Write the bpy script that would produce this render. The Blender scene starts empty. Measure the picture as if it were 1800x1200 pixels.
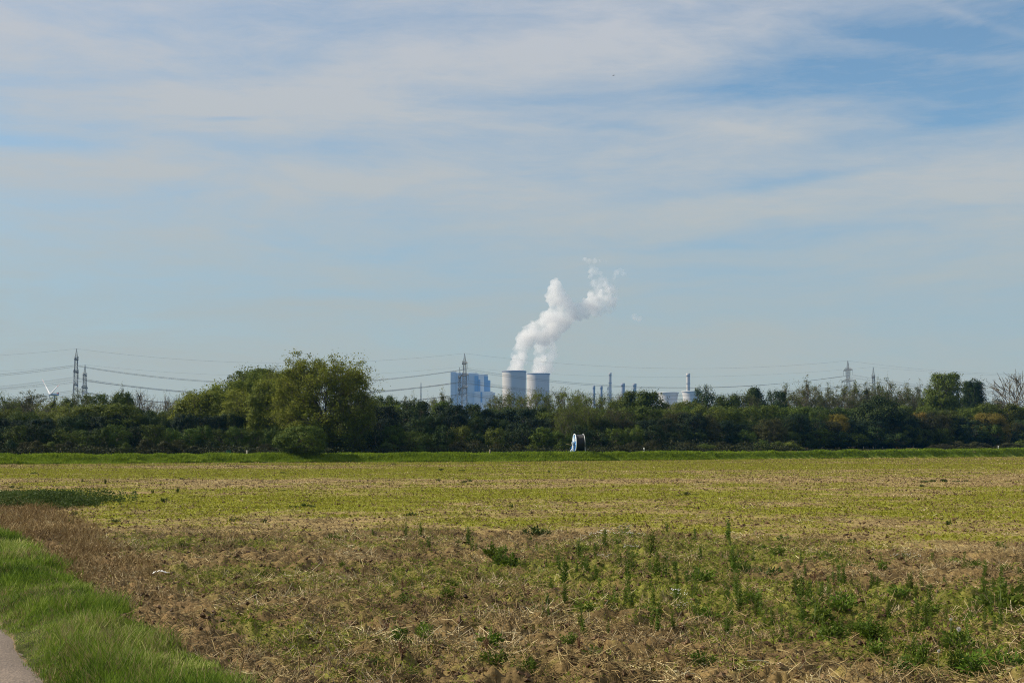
import bpy, math, random
import numpy as np
from mathutils import Vector, Matrix, Euler

# ------------------------------------------------------------------ camera, sky, sun, exposure
scene = bpy.context.scene
COL = scene.collection
EYE = 1.65
F = 2500.0                      # focal length in pixels of the 1800 px wide photograph
HOR = 786.0
PITCH = math.atan((HOR - 600.0) / F)
cam_d = bpy.data.cameras.new("camera")
cam_d.sensor_width = 36.0
cam_d.lens = F / 1800.0 * 36.0
cam_d.clip_start = 0.5
cam_d.clip_end = 60000.0
cam = bpy.data.objects.new("camera", cam_d)
COL.objects.link(cam)
cam.location = (0, 0, EYE)
cam.rotation_euler = (math.pi / 2 + PITCH, 0, 0)
scene.camera = cam

SUN_EL = math.radians(35)
SUN_AZ = math.radians(-80)      # clockwise from the view direction (+Y): the sun stands to the left, a little beyond
sun_vec = Vector((math.sin(SUN_AZ) * math.cos(SUN_EL), math.cos(SUN_AZ) * math.cos(SUN_EL), math.sin(SUN_EL)))
sl = bpy.data.lights.new("sun", 'SUN')
sl.energy = 5.0
sl.angle = math.radians(0.53)
sl.color = (1.0, 0.90, 0.74)
so = bpy.data.objects.new("sun", sl)
COL.objects.link(so)
so.rotation_euler = (-sun_vec).to_track_quat('-Z', 'Y').to_euler()
so.location = (0, 0, 900)

world = bpy.data.worlds.new("World")
scene.world = world
world.use_nodes = True
wt = world.node_tree
wt.nodes.clear()
W = wt.nodes.new
def wl(a, b): wt.links.new(a, b)
def wmath(op, a, b=None, c=None, clamp=False):
    n = W('ShaderNodeMath'); n.operation = op; n.use_clamp = clamp
    for i, v in enumerate((a, b, c)):
        if v is None: continue
        if isinstance(v, (int, float)): n.inputs[i].default_value = v
        else: wl(v, n.inputs[i])
    return n.outputs[0]
sky = W('ShaderNodeTexSky'); sky.sky_type = 'NISHITA'; sky.sun_disc = False
sky.sun_elevation = SUN_EL
sky.sun_rotation = SUN_AZ
sky.altitude = 80; sky.air_density = 1.0; sky.dust_density = 1.2; sky.ozone_density = 2.0
tc = W('ShaderNodeTexCoord')
sx = W('ShaderNodeSeparateXYZ'); wl(tc.outputs['Generated'], sx.inputs[0])
az = wmath('ARCTAN2', sx.outputs[0], sx.outputs[1])
el = wmath('ARCSINE', sx.outputs[2])
comb = W('ShaderNodeCombineXYZ'); wl(az, comb.inputs[0]); wl(el, comb.inputs[1])
# wind-drawn warp so cirrus edges fray
nw = W('ShaderNodeTexNoise'); nw.inputs['Scale'].default_value = 3.2; nw.inputs['Detail'].default_value = 4
mpw = W('ShaderNodeMapping'); mpw.inputs['Rotation'].default_value = (0, 0, math.radians(-9)); mpw.inputs['Scale'].default_value = (1.0, 3.6, 1)
wl(comb.outputs[0], mpw.inputs[0]); wl(mpw.outputs[0], nw.inputs[0])
sub = W('ShaderNodeVectorMath'); sub.operation = 'SUBTRACT'; wl(nw.outputs['Color'], sub.inputs[0]); sub.inputs[1].default_value = (0.5, 0.5, 0.5)
scl = W('ShaderNodeVectorMath'); scl.operation = 'MULTIPLY'; wl(sub.outputs[0], scl.inputs[0]); scl.inputs[1].default_value = (0.16, 0.05, 0)
add = W('ShaderNodeVectorMath'); add.operation = 'ADD'; wl(comb.outputs[0], add.inputs[0]); wl(scl.outputs[0], add.inputs[1])
wx = W('ShaderNodeSeparateXYZ'); wl(add.outputs[0], wx.inputs[0])
U, V = wx.outputs[0], wx.outputs[1]
def sky_pos(px, py): return math.atan((px - 900) / F), math.atan((HOR - py) / F)
# (px, py, half-length px, half-thickness px, tilt degrees up to the right, amount: + opens the cloud to blue, - thickens it)
PATCH = [
 (1480, 110, 330, 50, 4, .62), (1790, 150, 170, 66, 5, .55), (1330, 150, 150, 26, 10, .20), (1700, 30, 260, 40, 0, .32),
 (1740, 205, 120, 30, 5, .20), (470, 22, 160, 20, 0, .22), (760, 40, 260, 16, 2, .20), (10, 272, 90, 14, -4, .50),
 (20, 235, 110, 14, 0, .24), (150, 130, 150, 18, 6, .16), (0, 150, 60, 26, 10, .22), (382, 221, 34, 7, 6, .42), (110, 285, 120, 20, 3, .16),
 (40, 372, 170, 20, -2, .22), (960, 245, 150, 26, 4, .18), (1020, 190, 150, 12, -12, .16), (1430, 312, 130, 9, 9, .34),
 (1230, 330, 140, 10, 6, .14), (560, 275, 140, 22, 5, .16), (1560, 235, 260, 26, 8, .12), (720, 440, 380, 22, 2, .24), (300, 500, 300, 14, 3, .16), (1500, 400, 300, 16, 4, .20), (1350, 560, 400, 16, 1, .14), (250, 590, 340, 14, -1, .14), (1650, 480, 240, 10, 5, .14), (880, 370, 240, 12, 6, .16),
 (1080, 150, 120, 14, 14, .08), (1200, 480, 220, 18, 2, .22), (660, 520, 220, 12, 2, .20), (1750, 370, 120, 22, 10, .08),
 (90, 60, 180, 70, 14, -.22), (520, 170, 330, 42, 8, -.22), (820, 110, 240, 30, 6, -.16), (1250, 60, 190, 26, 7, -.16),
 (1130, 200, 190, 10, -8, -.22), (1380, 255, 200, 16, 10, -.22), (1300, 370, 170, 30, 6, -.24), (560, 340, 170, 22, 6, -.18),
 (110, 330, 120, 12, 2, -.20), (1720, 105, 130, 10, -14, -.22), (1780, 45, 60, 8, -28, -.22), (1560, 80, 160, 14, -12, -.12),
 (900, 205, 170, 14, -6, -.14), (1640, 340, 160, 26, 3, -.10)]
acc = None
for px, py, hl, ht, rot, amt in PATCH:
    u0, v0 = sky_pos(px, py)
    r = math.radians(rot); c_, s_ = math.cos(r), math.sin(r)
    a1 = wmath('MULTIPLY_ADD', U, c_ * F / hl, -u0 * c_ * F / hl)
    a2 = wmath('MULTIPLY_ADD', V, s_ * F / hl, -v0 * s_ * F / hl)
    b1 = wmath('MULTIPLY_ADD', U, -s_ * F / ht, u0 * s_ * F / ht)
    b2 = wmath('MULTIPLY_ADD', V, c_ * F / ht, -v0 * c_ * F / ht)
    a = wmath('ADD', a1, a2); b = wmath('ADD', b1, b2)
    q = wmath('ADD', wmath('MULTIPLY', a, a), wmath('MULTIPLY', b, b))
    g = wmath('MULTIPLY', wmath('EXPONENT', wmath('MULTIPLY', q, -0.7)), amt)
    acc = g if acc is None else wmath('ADD', acc, g)
def streak(scale, stretch, detail, rot, rough=0.6):
    m = W('ShaderNodeMapping'); m.inputs['Rotation'].default_value = (0, 0, math.radians(rot)); m.inputs['Scale'].default_value = (1, stretch, 1)
    wl(add.outputs[0], m.inputs[0])
    n = W('ShaderNodeTexNoise'); n.inputs['Scale'].default_value = scale; n.inputs['Detail'].default_value = detail; n.inputs['Roughness'].default_value = rough
    wl(m.outputs[0], n.inputs[0])
    return wmath('SUBTRACT', n.outputs[0], 0.5)
st = wmath('ADD', wmath('MULTIPLY', streak(5.5, 4.2, 6, -9), 1.5), wmath('MULTIPLY', streak(15, 6.0, 8, -6, .70), 0.80))
lowfade = wmath('MULTIPLY', el, 1 / 0.20, clamp=True)          # near the horizon the veil is even
st = wmath('MULTIPLY', st, wmath('MULTIPLY_ADD', lowfade, .35, .65))
blue = wmath('ADD', wmath('ADD', acc, st), wmath('MULTIPLY_ADD', lowfade, .11, .13), clamp=True)
cloud = wmath('SUBTRACT', 1.0, blue)
skyc = W('ShaderNodeMix'); skyc.data_type = 'RGBA'; skyc.blend_type = 'MULTIPLY'; skyc.inputs[0].default_value = 1.0
wl(sky.outputs[0], skyc.inputs[6]); skyc.inputs[7].default_value = (1.22, 1.42, 1.42, 1)
SKY_STR = 0.061
veil = W('ShaderNodeMix'); veil.data_type = 'RGBA'
vr = W('ShaderNodeValToRGB')
for i_, (p_, c_) in enumerate([(0.0, (0.369, 0.365, 0.268)), (.10, (0.375, 0.375, 0.292)), (.175, (0.388, 0.390, 0.356)), (.30, (0.398, 0.404, 0.418))]):
    if i_ > 1: vr.color_ramp.elements.new(p_)
for i_, (p_, c_) in enumerate([(0.0, (0.369, 0.365, 0.268)), (.10, (0.375, 0.375, 0.292)), (.175, (0.388, 0.390, 0.356)), (.30, (0.398, 0.404, 0.418))]):
    vr.color_ramp.elements[i_].position = p_; vr.color_ramp.elements[i_].color = tuple(q / SKY_STR / 10 for q in c_) + (1,)
wl(el, vr.inputs[0])
vs = W('ShaderNodeVectorMath'); vs.operation = 'SCALE'; vs.inputs['Scale'].default_value = 10.0
wl(vr.outputs[0], vs.inputs[0])
wl(wmath('MULTIPLY_ADD', cloud, 0.95, 0.03, clamp=True), veil.inputs[0]); wl(skyc.outputs[2], veil.inputs[6]); wl(vs.outputs[0], veil.inputs[7])
bg = W('ShaderNodeBackground'); bg.inputs[1].default_value = SKY_STR
wl(veil.outputs[2], bg.inputs[0])
wo = W('ShaderNodeOutputWorld'); wl(bg.outputs[0], wo.inputs[0])

scene.view_settings.view_transform = 'Standard'
scene.view_settings.look = 'None'
scene.view_settings.exposure = 0.5
scene.view_settings.gamma = 1.0
scene.render.engine = 'CYCLES'
cy = scene.cycles
cy.max_bounces = 8; cy.diffuse_bounces = 3; cy.glossy_bounces = 2; cy.transmission_bounces = 4; cy.transparent_max_bounces = 16
cy.volume_bounces = 8; cy.volume_step_rate = 1.0; cy.volume_max_steps = 256
cy.filter_width = 1.05; cy.use_denoising = True; cy.denoiser = 'OPENIMAGEDENOISE'; cy.denoising_input_passes = 'RGB_ALBEDO_NORMAL'; cy.denoising_prefilter = 'NONE'; cy.use_adaptive_sampling = False; cy.sample_clamp_indirect = 2.5

# ------------------------------------------------------------------ helpers
RNG = np.random.default_rng(7)
random.seed(7)

def hash2(ix, iy, seed):
    h = (ix.astype(np.int64) * 374761393 + iy.astype(np.int64) * 668265263 + seed * 1274126177) & 0xFFFFFFFF
    h = ((h ^ (h >> 13)) * 1274126177) & 0xFFFFFFFF
    h = h ^ (h >> 16)
    return (h & 0xFFFFFF) / float(0xFFFFFF)
def vnoise(x, y, seed=0):
    x = np.asarray(x, float); y = np.asarray(y, float)
    ix = np.floor(x); iy = np.floor(y); fx = x - ix; fy = y - iy
    fx = fx * fx * (3 - 2 * fx); fy = fy * fy * (3 - 2 * fy)
    a = hash2(ix, iy, seed); b = hash2(ix + 1, iy, seed); c = hash2(ix, iy + 1, seed); d = hash2(ix + 1, iy + 1, seed)
    return (a * (1 - fx) + b * fx) * (1 - fy) + (c * (1 - fx) + d * fx) * fy
def fbm(x, y, seed=0, octs=4, gain=0.5):
    s = 0; amp = 1; tot = 0
    for o in range(octs):
        s = s + amp * vnoise(x * 2 ** o + o * 17.3, y * 2 ** o - o * 9.1, seed + o); tot += amp; amp *= gain
    return s / tot
def sstep(x, a, b):
    t = np.clip((np.asarray(x, float) - a) / (b - a), 0, 1); return t * t * (3 - 2 * t)

def at(px, py, Y):
    """world point seen at pixel (px, py) of the 1800x1200 photograph, at depth Y"""
    v = (600 - py) / F
    dy = math.cos(PITCH) - v * math.sin(PITCH); dz = math.sin(PITCH) + v * math.cos(PITCH)
    k = Y / dy
    return Vector(((px - 900) / F * k, Y, EYE + dz * k))
def gnd(px, py):
    v = (600 - py) / F
    dy = math.cos(PITCH) - v * math.sin(PITCH); dz = math.sin(PITCH) + v * math.cos(PITCH)
    k = -EYE / dz
    return ((px - 900) / F * k, dy * k)

_EA = np.array([-3, -.36, -.18, -.04, .04, .12, .24, .36, .7, 3]); _ED = np.array([60, 138, 154, 160, 170, 184, 214, 245, 320, 500.])
_HT = np.array([.7, .72, .76, .8, .84, .9, 1.08, 1.27, 1.4, 1.4])
def edge_d(a): return np.interp(a, _EA, _ED)
def height(x, y):
    x = np.asarray(x, float); y = np.asarray(y, float)
    yy = np.maximum(y, 1e-3)
    a = np.where(y > 1, x / yy, np.sign(x) * 3)
    s = y - edge_d(a)
    top = np.interp(a, _EA, _HT)
    far = np.interp(a, [-1, 0.1, .25, .4], [0.0, .15, .75, .8])
    h = top * sstep(s, 0, 3.2) + far * sstep(s, 20, 75)
    h = h * sstep(y, 30, 60)
    path_c = -3.35 - 0.444 * (y - 9.96)
    return h
def edge_s(x, y): return y - edge_d(np.where(np.asarray(y) > 1, np.asarray(x) / np.maximum(y, 1e-3), 3.0))

# zone functions in metres on the ground (all fields shared by ground colour and by the scatter)
def grass_edge(y): return -2.02 - 0.442 * (y - 9.96) + 0.35 * (fbm(y * 0.45, y * 0 + 3.3, 91, 3) - .5) * .5
def path_edge(y): return -3.22 - 0.444 * (y - 9.96) + 0.07 * (fbm(y * 1.7, y * 0 + 1.3, 92, 3) - .5) * 2
def zones(x, y):
    d = np.hypot(x, y)
    ge = grass_edge(y) + 0.25 * (fbm(x * 2.3, y * 2.3, 12, 3) - .5); pe = path_edge(y)
    z_path = (x < pe)
    z_grass = sstep(ge - x + .5 * (fbm(x * 1.9, y * 1.9, 14, 3) - .5), -0.25, 0.30) * (~z_path)
    deadw = np.interp(y, [8, 14, 20, 30, 60], [0.5, .9, 1.4, 2.1, 3.0])
    z_dead = sstep(x - ge, -.1, .1) * (1 - sstep(x - ge, deadw * .6, deadw * 1.3))
    rb = np.interp(x / np.maximum(y, 1), [-.36, -.25, -.1, .1, .25, .36], [27, 28, 27.5, 28, 24, 21.5])
    z_rough = 1 - sstep(y + 4.5 * (fbm(x * .35, y * .35, 5, 3) - .5), rb - 2.2, rb + 2.0)
    # green of the emerging crop: long bands roughly across the view, patchy in the rough headland
    band = fbm((x * 0.8 + y * .12) * 0.028, (y - x * .10) * 0.085, 21, 4)
    patch = fbm(x * 0.5, y * 0.5, 31, 5, .6)
    g = 0.50 + .20 * sstep(y, 60, 110) + 1.7 * (band - .5) + 1.5 * (patch - .5) + 1.2 * (fbm(x * .16, y * .16, 35, 4) - .5)
    for yc, wd, am in ((60, 6, -.16), (37, 3.0, -.12), (30.0, 1.7, .26), (46, 3.5, .05), (80, 8, .10), (115, 14, .10), (146, 5, -.16)):
        g = g + am * np.exp(-((y - x * .05 - yc) / wd) ** 2)
    g_r = 0.52 + 2.0 * (fbm(x * 0.33, y * 0.33, 41, 4, .6) - .5) + 0.9 * (patch - .5) - 0.12 * sstep(-x, -1.5, 3) * sstep(22 - y, 0, 8)
    green = np.clip(g * (1 - z_rough) + g_r * z_rough, 0, 1) * (1 - z_dead * .85)
    return z_path, z_grass, z_dead, z_rough, green

# ------------------------------------------------------------------ mesh plumbing
def raw_mesh(name, verts, polys, smooth=False):
    """verts (N,3); polys: list of (M,k) int arrays"""
    me = bpy.data.meshes.new(name)
    verts = np.ascontiguousarray(verts, dtype=np.float32)
    me.vertices.add(len(verts)); me.vertices.foreach_set('co', verts.ravel())
    idx = np.concatenate([p.ravel() for p in polys]).astype(np.int32)
    sizes = np.concatenate([np.full(len(p), p.shape[1], np.int32) for p in polys])
    starts = np.concatenate([[0], np.cumsum(sizes)[:-1]]).astype(np.int32)
    me.loops.add(len(idx)); me.loops.foreach_set('vertex_index', idx)
    me.polygons.add(len(sizes)); me.polygons.foreach_set('loop_start', starts)
    try: me.polygons.foreach_set('loop_total', sizes)
    except Exception: pass
    me.polygons.foreach_set('use_smooth', np.full(len(sizes), bool(smooth)))
    me.update(calc_edges=True)
    return me
def color_attr(me, name, cols):
    a = me.color_attributes.new(name, 'FLOAT_COLOR', 'POINT')
    c = np.ones((len(me.vertices), 4), np.float32); c[:, :cols.shape[1]] = cols
    a.data.foreach_set('color', c.ravel())
def link(name, me, mat=None, parent=None, loc=None):
    o = bpy.data.objects.new(name, me); COL.objects.link(o)
    if mat is not None:
        if len(me.materials) == 0: me.materials.append(mat)
    if parent is not None: o.parent = parent
    if loc is not None: o.location = loc
    return o
def tag(o, label=None, cat=None, group=None, kind=None):
    if label: o['label'] = label
    if cat: o['category'] = cat
    if group: o['group'] = group
    if kind: o['kind'] = kind
    return o
def empty(name, loc=(0, 0, 0), rz=0.0):
    e = bpy.data.objects.new(name, None); COL.objects.link(e)
    e.location = loc; e.rotation_euler = (0, 0, rz); e.empty_display_size = 0.3
    return e
def kids(o): return [c for c in ALL_KIDS.get(o.name, [])]
ALL_KIDS = {}
def copy_tree(o, parent=None):
    c = o.copy(); COL.objects.link(c)
    if parent is not None: c.parent = parent; c.matrix_parent_inverse = o.matrix_parent_inverse
    for ch in list(o.children): copy_tree(ch, c)
    return c

class MB:
    """collects boxes, bars, tubes, lathes; builds ONE mesh"""
    def __init__(s): s.v = []; s.f = {3: [], 4: []}; s.n = 0
    def add(s, v, f):
        v = np.asarray(v, float); s.v.append(v)
        for q in f: s.f.setdefault(len(q), []).append([i + s.n for i in q])
        s.n += len(v); return s
    def box(s, c, d, M=None):
        c = np.array(c, float); d = np.array(d, float) / 2
        v = np.array([[i, j, k] for i in (-1, 1) for j in (-1, 1) for k in (-1, 1)], float) * d
        if M is not None: v = v @ np.array(M).T
        return s.add(v + c, [(0, 1, 3, 2), (4, 6, 7, 5), (0, 4, 5, 1), (2, 3, 7, 6), (0, 2, 6, 4), (1, 5, 7, 3)])
    def tube(s, pts, r, n=6, caps=True):
        pts = [np.array(p, float) for p in pts]
        if isinstance(r, (int, float)): r = [r] * len(pts)
        vs = []; up = np.array([0, 0, 1.0])
        for i, p in enumerate(pts):
            t = pts[min(i + 1, len(pts) - 1)] - pts[max(i - 1, 0)]; t = t / (np.linalg.norm(t) + 1e-9)
            a = np.cross(t, up if abs(t[2]) < .95 else np.array([1.0, 0, 0])); a /= np.linalg.norm(a); b = np.cross(t, a)
            for k in range(n):
                th = 2 * math.pi * k / n; vs.append(p + r[i] * (math.cos(th) * a + math.sin(th) * b))
        fs = []
        for i in range(len(pts) - 1):
            for k in range(n):
                k2 = (k + 1) % n; fs.append((i * n + k, i * n + k2, (i + 1) * n + k2, (i + 1) * n + k))
        s.add(vs, fs)
        if caps:
            base = s.n - len(vs)
            s.f.setdefault(n, []).append([base + k for k in range(n)][::-1]); s.f[n].append([base + (len(pts) - 1) * n + k for k in range(n)])
        return s
    def lathe(s, prof, n=48, c=(0, 0, 0), M=None, close=False):
        vs = []; m = len(prof)
        for r, z in prof:
            for k in range(n):
                th = 2 * math.pi * k / n; vs.append((r * math.cos(th), r * math.sin(th), z))
        fs = []
        for i in range(m - 1 + (1 if close else 0)):
            j = (i + 1) % m
            for k in range(n):
                k2 = (k + 1) % n; fs.append((i * n + k, i * n + k2, j * n + k2, j * n + k))
        v = np.array(vs)
        if M is not None: v = v @ np.array(M).T
        return s.add(v + np.array(c), fs)
    def mesh(s, name, smooth=False):
        return raw_mesh(name, np.concatenate(s.v), [np.array(q) for q in s.f.values() if q], smooth)
    def build(s, name, mat, parent=None, smooth=False, loc=None): return link(name, s.mesh(name, smooth), mat, parent, loc)

# ------------------------------------------------------------------ materials
def newmat(name):
    m = bpy.data.materials.new(name); m.use_nodes = True; nt = m.node_tree; nt.nodes.clear()
    out = nt.nodes.new('ShaderNodeOutputMaterial')
    return m, nt, out
def simple(name, col, rough=0.7, noise=0.15, scale=3.0, metal=0.0, coord='Object', bump=0.0):
    m, nt, out = newmat(name); N = nt.nodes.new
    b = N('ShaderNodeBsdfPrincipled'); b.inputs['Roughness'].default_value = rough; b.inputs['Metallic'].default_value = metal
    t = N('ShaderNodeTexCoord'); n = N('ShaderNodeTexNoise'); n.inputs['Scale'].default_value = scale; n.inputs['Detail'].default_value = 5
    nt.links.new(t.outputs[coord], n.inputs[0])
    r = N('ShaderNodeValToRGB'); r.color_ramp.elements[0].position = .3; r.color_ramp.elements[1].position = .7
    r.color_ramp.elements[0].color = tuple(c * (1 - noise) for c in col) + (1,); r.color_ramp.elements[1].color = tuple(min(1, c * (1 + noise)) for c in col) + (1,)
    nt.links.new(n.outputs[0], r.inputs[0]); nt.links.new(r.outputs[0], b.inputs['Base Color']); nt.links.new(b.outputs[0], out.inputs[0])
    if bump:
        bp = N('ShaderNodeBump'); bp.inputs['Strength'].default_value = bump; nt.links.new(n.outputs[0], bp.inputs['Height']); nt.links.new(bp.outputs[0], b.inputs['Normal'])
    return m
def leafmat(name, stops, trans=0.3, obj_var=0.25, sheen=0.0, attr=None, nvar=1.2):
    """colour drawn per leaf from the stops, shifted a little per tree"""
    m, nt, out = newmat(name); N = nt.nodes.new; L = nt.links.new
    g = N('ShaderNodeNewGeometry'); r = N('ShaderNodeValToRGB')
    el_ = r.color_ramp.elements
    while len(el_) < len(stops): el_.new(0.5)
    for i, (p, c) in enumerate(stops): el_[i].position = p; el_[i].color = c + (1,)
    t = N('ShaderNodeTexCoord'); n = N('ShaderNodeTexNoise'); n.inputs['Scale'].default_value = 0.55; n.inputs['Detail'].default_value = 2
    L(t.outputs['Object'], n.inputs[0])
    mx = N('ShaderNodeMath'); mx.operation = 'MULTIPLY_ADD'; L(g.outputs['Random Per Island'], mx.inputs[0]); mx.inputs[1].default_value = .6
    m2 = N('ShaderNodeMath'); m2.operation = 'MULTIPLY_ADD'; L(n.outputs[0], m2.inputs[0]); m2.inputs[1].default_value = nvar; m2.inputs[2].default_value = .2 - nvar / 2
    L(m2.outputs[0], mx.inputs[2]); L(mx.outputs[0], r.inputs[0])
    oi = N('ShaderNodeObjectInfo'); hs = N('ShaderNodeHueSaturation')
    mv = N('ShaderNodeMapRange'); mv.inputs['To Min'].default_value = 1 - obj_var; mv.inputs['To Max'].default_value = 1 + obj_var; L(oi.outputs['Random'], mv.inputs[0])
    mh = N('ShaderNodeMapRange'); mh.inputs['To Min'].default_value = .485; mh.inputs['To Max'].default_value = .512
    fr = N('ShaderNodeMath'); fr.operation = 'FRACT'; fm = N('ShaderNodeMath'); fm.operation = 'MULTIPLY'; L(oi.outputs['Random'], fm.inputs[0]); fm.inputs[1].default_value = 7.77; L(fm.outputs[0], fr.inputs[0]); L(fr.outputs[0], mh.inputs[0])
    L(mv.outputs[0], hs.inputs['Value']); L(mh.outputs[0], hs.inputs['Hue']); L(r.outputs[0], hs.inputs['Color'])
    d = N('ShaderNodeBsdfPrincipled'); d.inputs['Roughness'].default_value = .7; d.inputs['Specular IOR Level'].default_value = .12 + sheen
    tr = N('ShaderNodeBsdfTranslucent'); mix = N('ShaderNodeMixShader'); mix.inputs[0].default_value = trans
    L(hs.outputs[0], d.inputs['Base Color']); L(hs.outputs[0], tr.inputs[0]); L(d.outputs[0], mix.inputs[1]); L(tr.outputs[0], mix.inputs[2]); L(mix.outputs[0], out.inputs[0])
    return m

LEAF = {
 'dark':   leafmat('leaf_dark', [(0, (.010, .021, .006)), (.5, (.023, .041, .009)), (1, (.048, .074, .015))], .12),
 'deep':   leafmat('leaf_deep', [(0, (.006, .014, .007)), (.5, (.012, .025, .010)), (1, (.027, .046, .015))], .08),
 'mid':    leafmat('leaf_mid', [(0, (.028, .050, .007)), (.5, (.060, .092, .011)), (1, (.112, .146, .021))], .2),
 'olive':  leafmat('leaf_olive', [(0, (.045, .064, .009)), (.5, (.082, .106, .015)), (1, (.140, .160, .028))], .28),
 'willow': leafmat('leaf_willow', [(0, (.080, .105, .012)), (.5, (.135, .165, .019)), (1, (.215, .240, .036))], .36, .1),
 'dull':   leafmat('leaf_dull', [(0, (.024, .029, .009)), (.5, (.046, .050, .015)), (1, (.085, .078, .026))], .25),
 'russet': leafmat('leaf_russet', [(0, (.070, .042, .022)), (.5, (.115, .068, .030)), (1, (.160, .095, .040))], .25),
 'gold':   leafmat('leaf_gold', [(0, (.14, .115, .018)), (.5, (.21, .165, .028)), (1, (.29, .22, .05))], .35),
 'pale':   leafmat('leaf_pale', [(0, (.055, .070, .020)), (.5, (.09, .108, .030)), (1, (.14, .152, .05))], .3),
}
BARK = simple('bark', (.085, .07, .052), .9, .3, 2.0)
BARK_PALE = simple('bark_pale', (.12, .105, .08), .9, .25, 2.0)

# ------------------------------------------------------------------ ground (one sheet to the horizon)
def ground_colour(x, y):
    z_path, z_grass, z_dead, z_rough, green = zones(x, y)
    s = edge_s(x, y)
    n1 = fbm(x * 3.1, y * 3.1, 51, 4, .6)[..., None]; n2 = fbm(x * .7, y * .7, 61, 4)[..., None]
    n3 = fbm(x * 11, y * 11, 71, 3, .6)[..., None]
    soil = np.array([.222, .162, .068]) * (.62 + .76 * n1) * (.8 + .4 * n3)
    soil = soil * (.55 + .9 * n1) * 1.02
    soil = soil * (1 - z_rough[..., None]) * 1.10 + soil * z_rough[..., None] * np.array([.66, .62, .62])
    crop = np.array([.198, .212, .020]) * (.7 + .6 * n3) * (.85 + .3 * n2)
    m = (sstep(green + 1.1 * (n1[..., 0] - .5) + .9 * (n3[..., 0] - .5), .25, .85) * (1 - .25 * z_rough))[..., None] * .92
    crop = crop * (1 - z_rough[..., None]) + np.array([.115, .135, .016]) * z_rough[..., None] * (.7 + .6 * n3)
    c = soil * (1 - m) + crop * m
    zq = z_path[..., None]; c = c * (1 - zq) + np.array([.17, .125, .075]) * (.7 + .6 * n3) * zq
    zg = z_grass[..., None]; c = c * (1 - zg) + np.array([.05, .06, .014]) * (.6 + .8 * n1) * zg
    zd = (z_dead * (1 - z_grass))[..., None] * .6; c = c * (1 - zd) + np.array([.19, .125, .06]) * (.6 + .8 * n1) * zd
    # beyond the field: verge, track, wood floor
    ver = sstep(s, -.4, .4)[..., None]
    vc = np.array([.115, .165, .010]) * (.7 + .6 * n2)
    c = c * (1 - ver) + vc * ver
    a = x / np.maximum(y, 1)
    smooth_f = (sstep(s, 6, 9) * (1 - sstep(s, 26, 30)) * sstep(a, -.16, -.12) * (1 - sstep(a, 0.02, .06)))[..., None]
    c = c * (1 - smooth_f) + np.array([.05, .15, .012]) * smooth_f
    track = (sstep(s, 6.5, 7.5) * (1 - sstep(s, 12, 14)) * sstep(a, .03, .08))[..., None]
    c = c * (1 - track) + np.array([.20, .145, .10]) * (.7 + .5 * n1) * track
    floor = (sstep(s, 22, 32))[..., None]
    pale = (sstep(s, 42, 52) * (1 - sstep(s, 120, 140)) * sstep(a, .12, .2))[..., None]
    c = c * (1 - floor) + np.array([.035, .045, .016]) * floor
    c = c * (1 - pale) + np.array([.20, .155, .085]) * pale
    return c, z_path, z_grass, z_dead, z_rough

def micro(x, y, fine=True):
    z_path, z_grass, z_dead, z_rough, green = zones(x, y)
    s = edge_s(x, y); fld = (1 - sstep(s, -1, 0))
    clod = fbm(x * 3.4, y * 3.4, 81, 5, .62) - .5
    cl2 = np.abs(fbm(x * 8.5, y * 8.5, 83, 3, .55) - .5)
    big = fbm(x * .55, y * .55, 85, 3) - .5
    amp = z_rough * .30 + (1 - z_rough) * .06
    h = clod * amp + cl2 * (.11 * z_rough + .04 * (1 - z_rough)) + big * (.10 * z_rough + .03)
    h = h * (1 - z_grass * .55) * (~z_path) * fld
    h = h + 0.10 * z_grass * sstep(x - path_edge(y), .02, .35) * (.4 + fbm(x * 1.3, y * 1.3, 87, 3)) 
    h = h + (s > 0) * .10 * (fbm(x * 1.1, y * 1.1, 88, 3) - .5) * (s < 40)
    return h * sstep(y, 2, 5)

ang = np.concatenate([np.linspace(-math.pi, -.75, 30)[:-1], np.linspace(-.75, -.40, 60)[:-1], np.linspace(-.40, .40, 640), np.linspace(.40, .75, 60)[1:], np.linspace(.75, math.pi, 30)[1:-1]])
rad = np.concatenate([[0.6, 2, 4, 6], np.exp(np.arange(math.log(7.0), math.log(170), .0042)), np.exp(np.arange(math.log(171), math.log(360), .006)), np.geomspace(365, 5150, 44)])
A, R = np.meshgrid(ang, rad, indexing='ij')
gx = R * np.sin(A); gy = R * np.cos(A)
# micro relief only where it can be seen from the field
gz = height(gx, gy)
near = (R < 400) & (np.abs(A) < .75)
mz = micro(gx, gy)
gz = gz + np.where(near, mz, 0)
gc, zp, zg, zd, zr = ground_colour(gx, gy)
na, nr = A.shape
ids = np.arange(na * nr).reshape(na, nr)
nxt = np.roll(ids, -1, axis=0)
quads = np.stack([ids[:, :-1], ids[:, 1:], nxt[:, 1:], nxt[:, :-1]], -1).reshape(-1, 4)[:, ::-1]
cen = na * nr
V_ = np.concatenate([np.stack([gx, gy, gz], -1).reshape(-1, 3), [[0, 0, 0]]])
tri = np.stack([ids[:, 0], nxt[:, 0], np.full(na, cen)], -1)[:, ::-1]
me = raw_mesh('ground', V_, [quads, tri], smooth=True)
gcol = np.concatenate([gc.reshape(-1, 3), [[.1, .08, .05]]])
color_attr(me, 'albedo', gcol)
gm, nt, out = newmat('ground_soil_and_crop'); N = nt.nodes.new; L = nt.links.new
at_ = N('ShaderNodeAttribute'); at_.attribute_name = 'albedo'
tcg = N('ShaderNodeTexCoord'); ng = N('ShaderNodeTexNoise'); ng.inputs['Scale'].default_value = 22; ng.inputs['Detail'].default_value = 6; ng.inputs['Roughness'].default_value = .7
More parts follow.
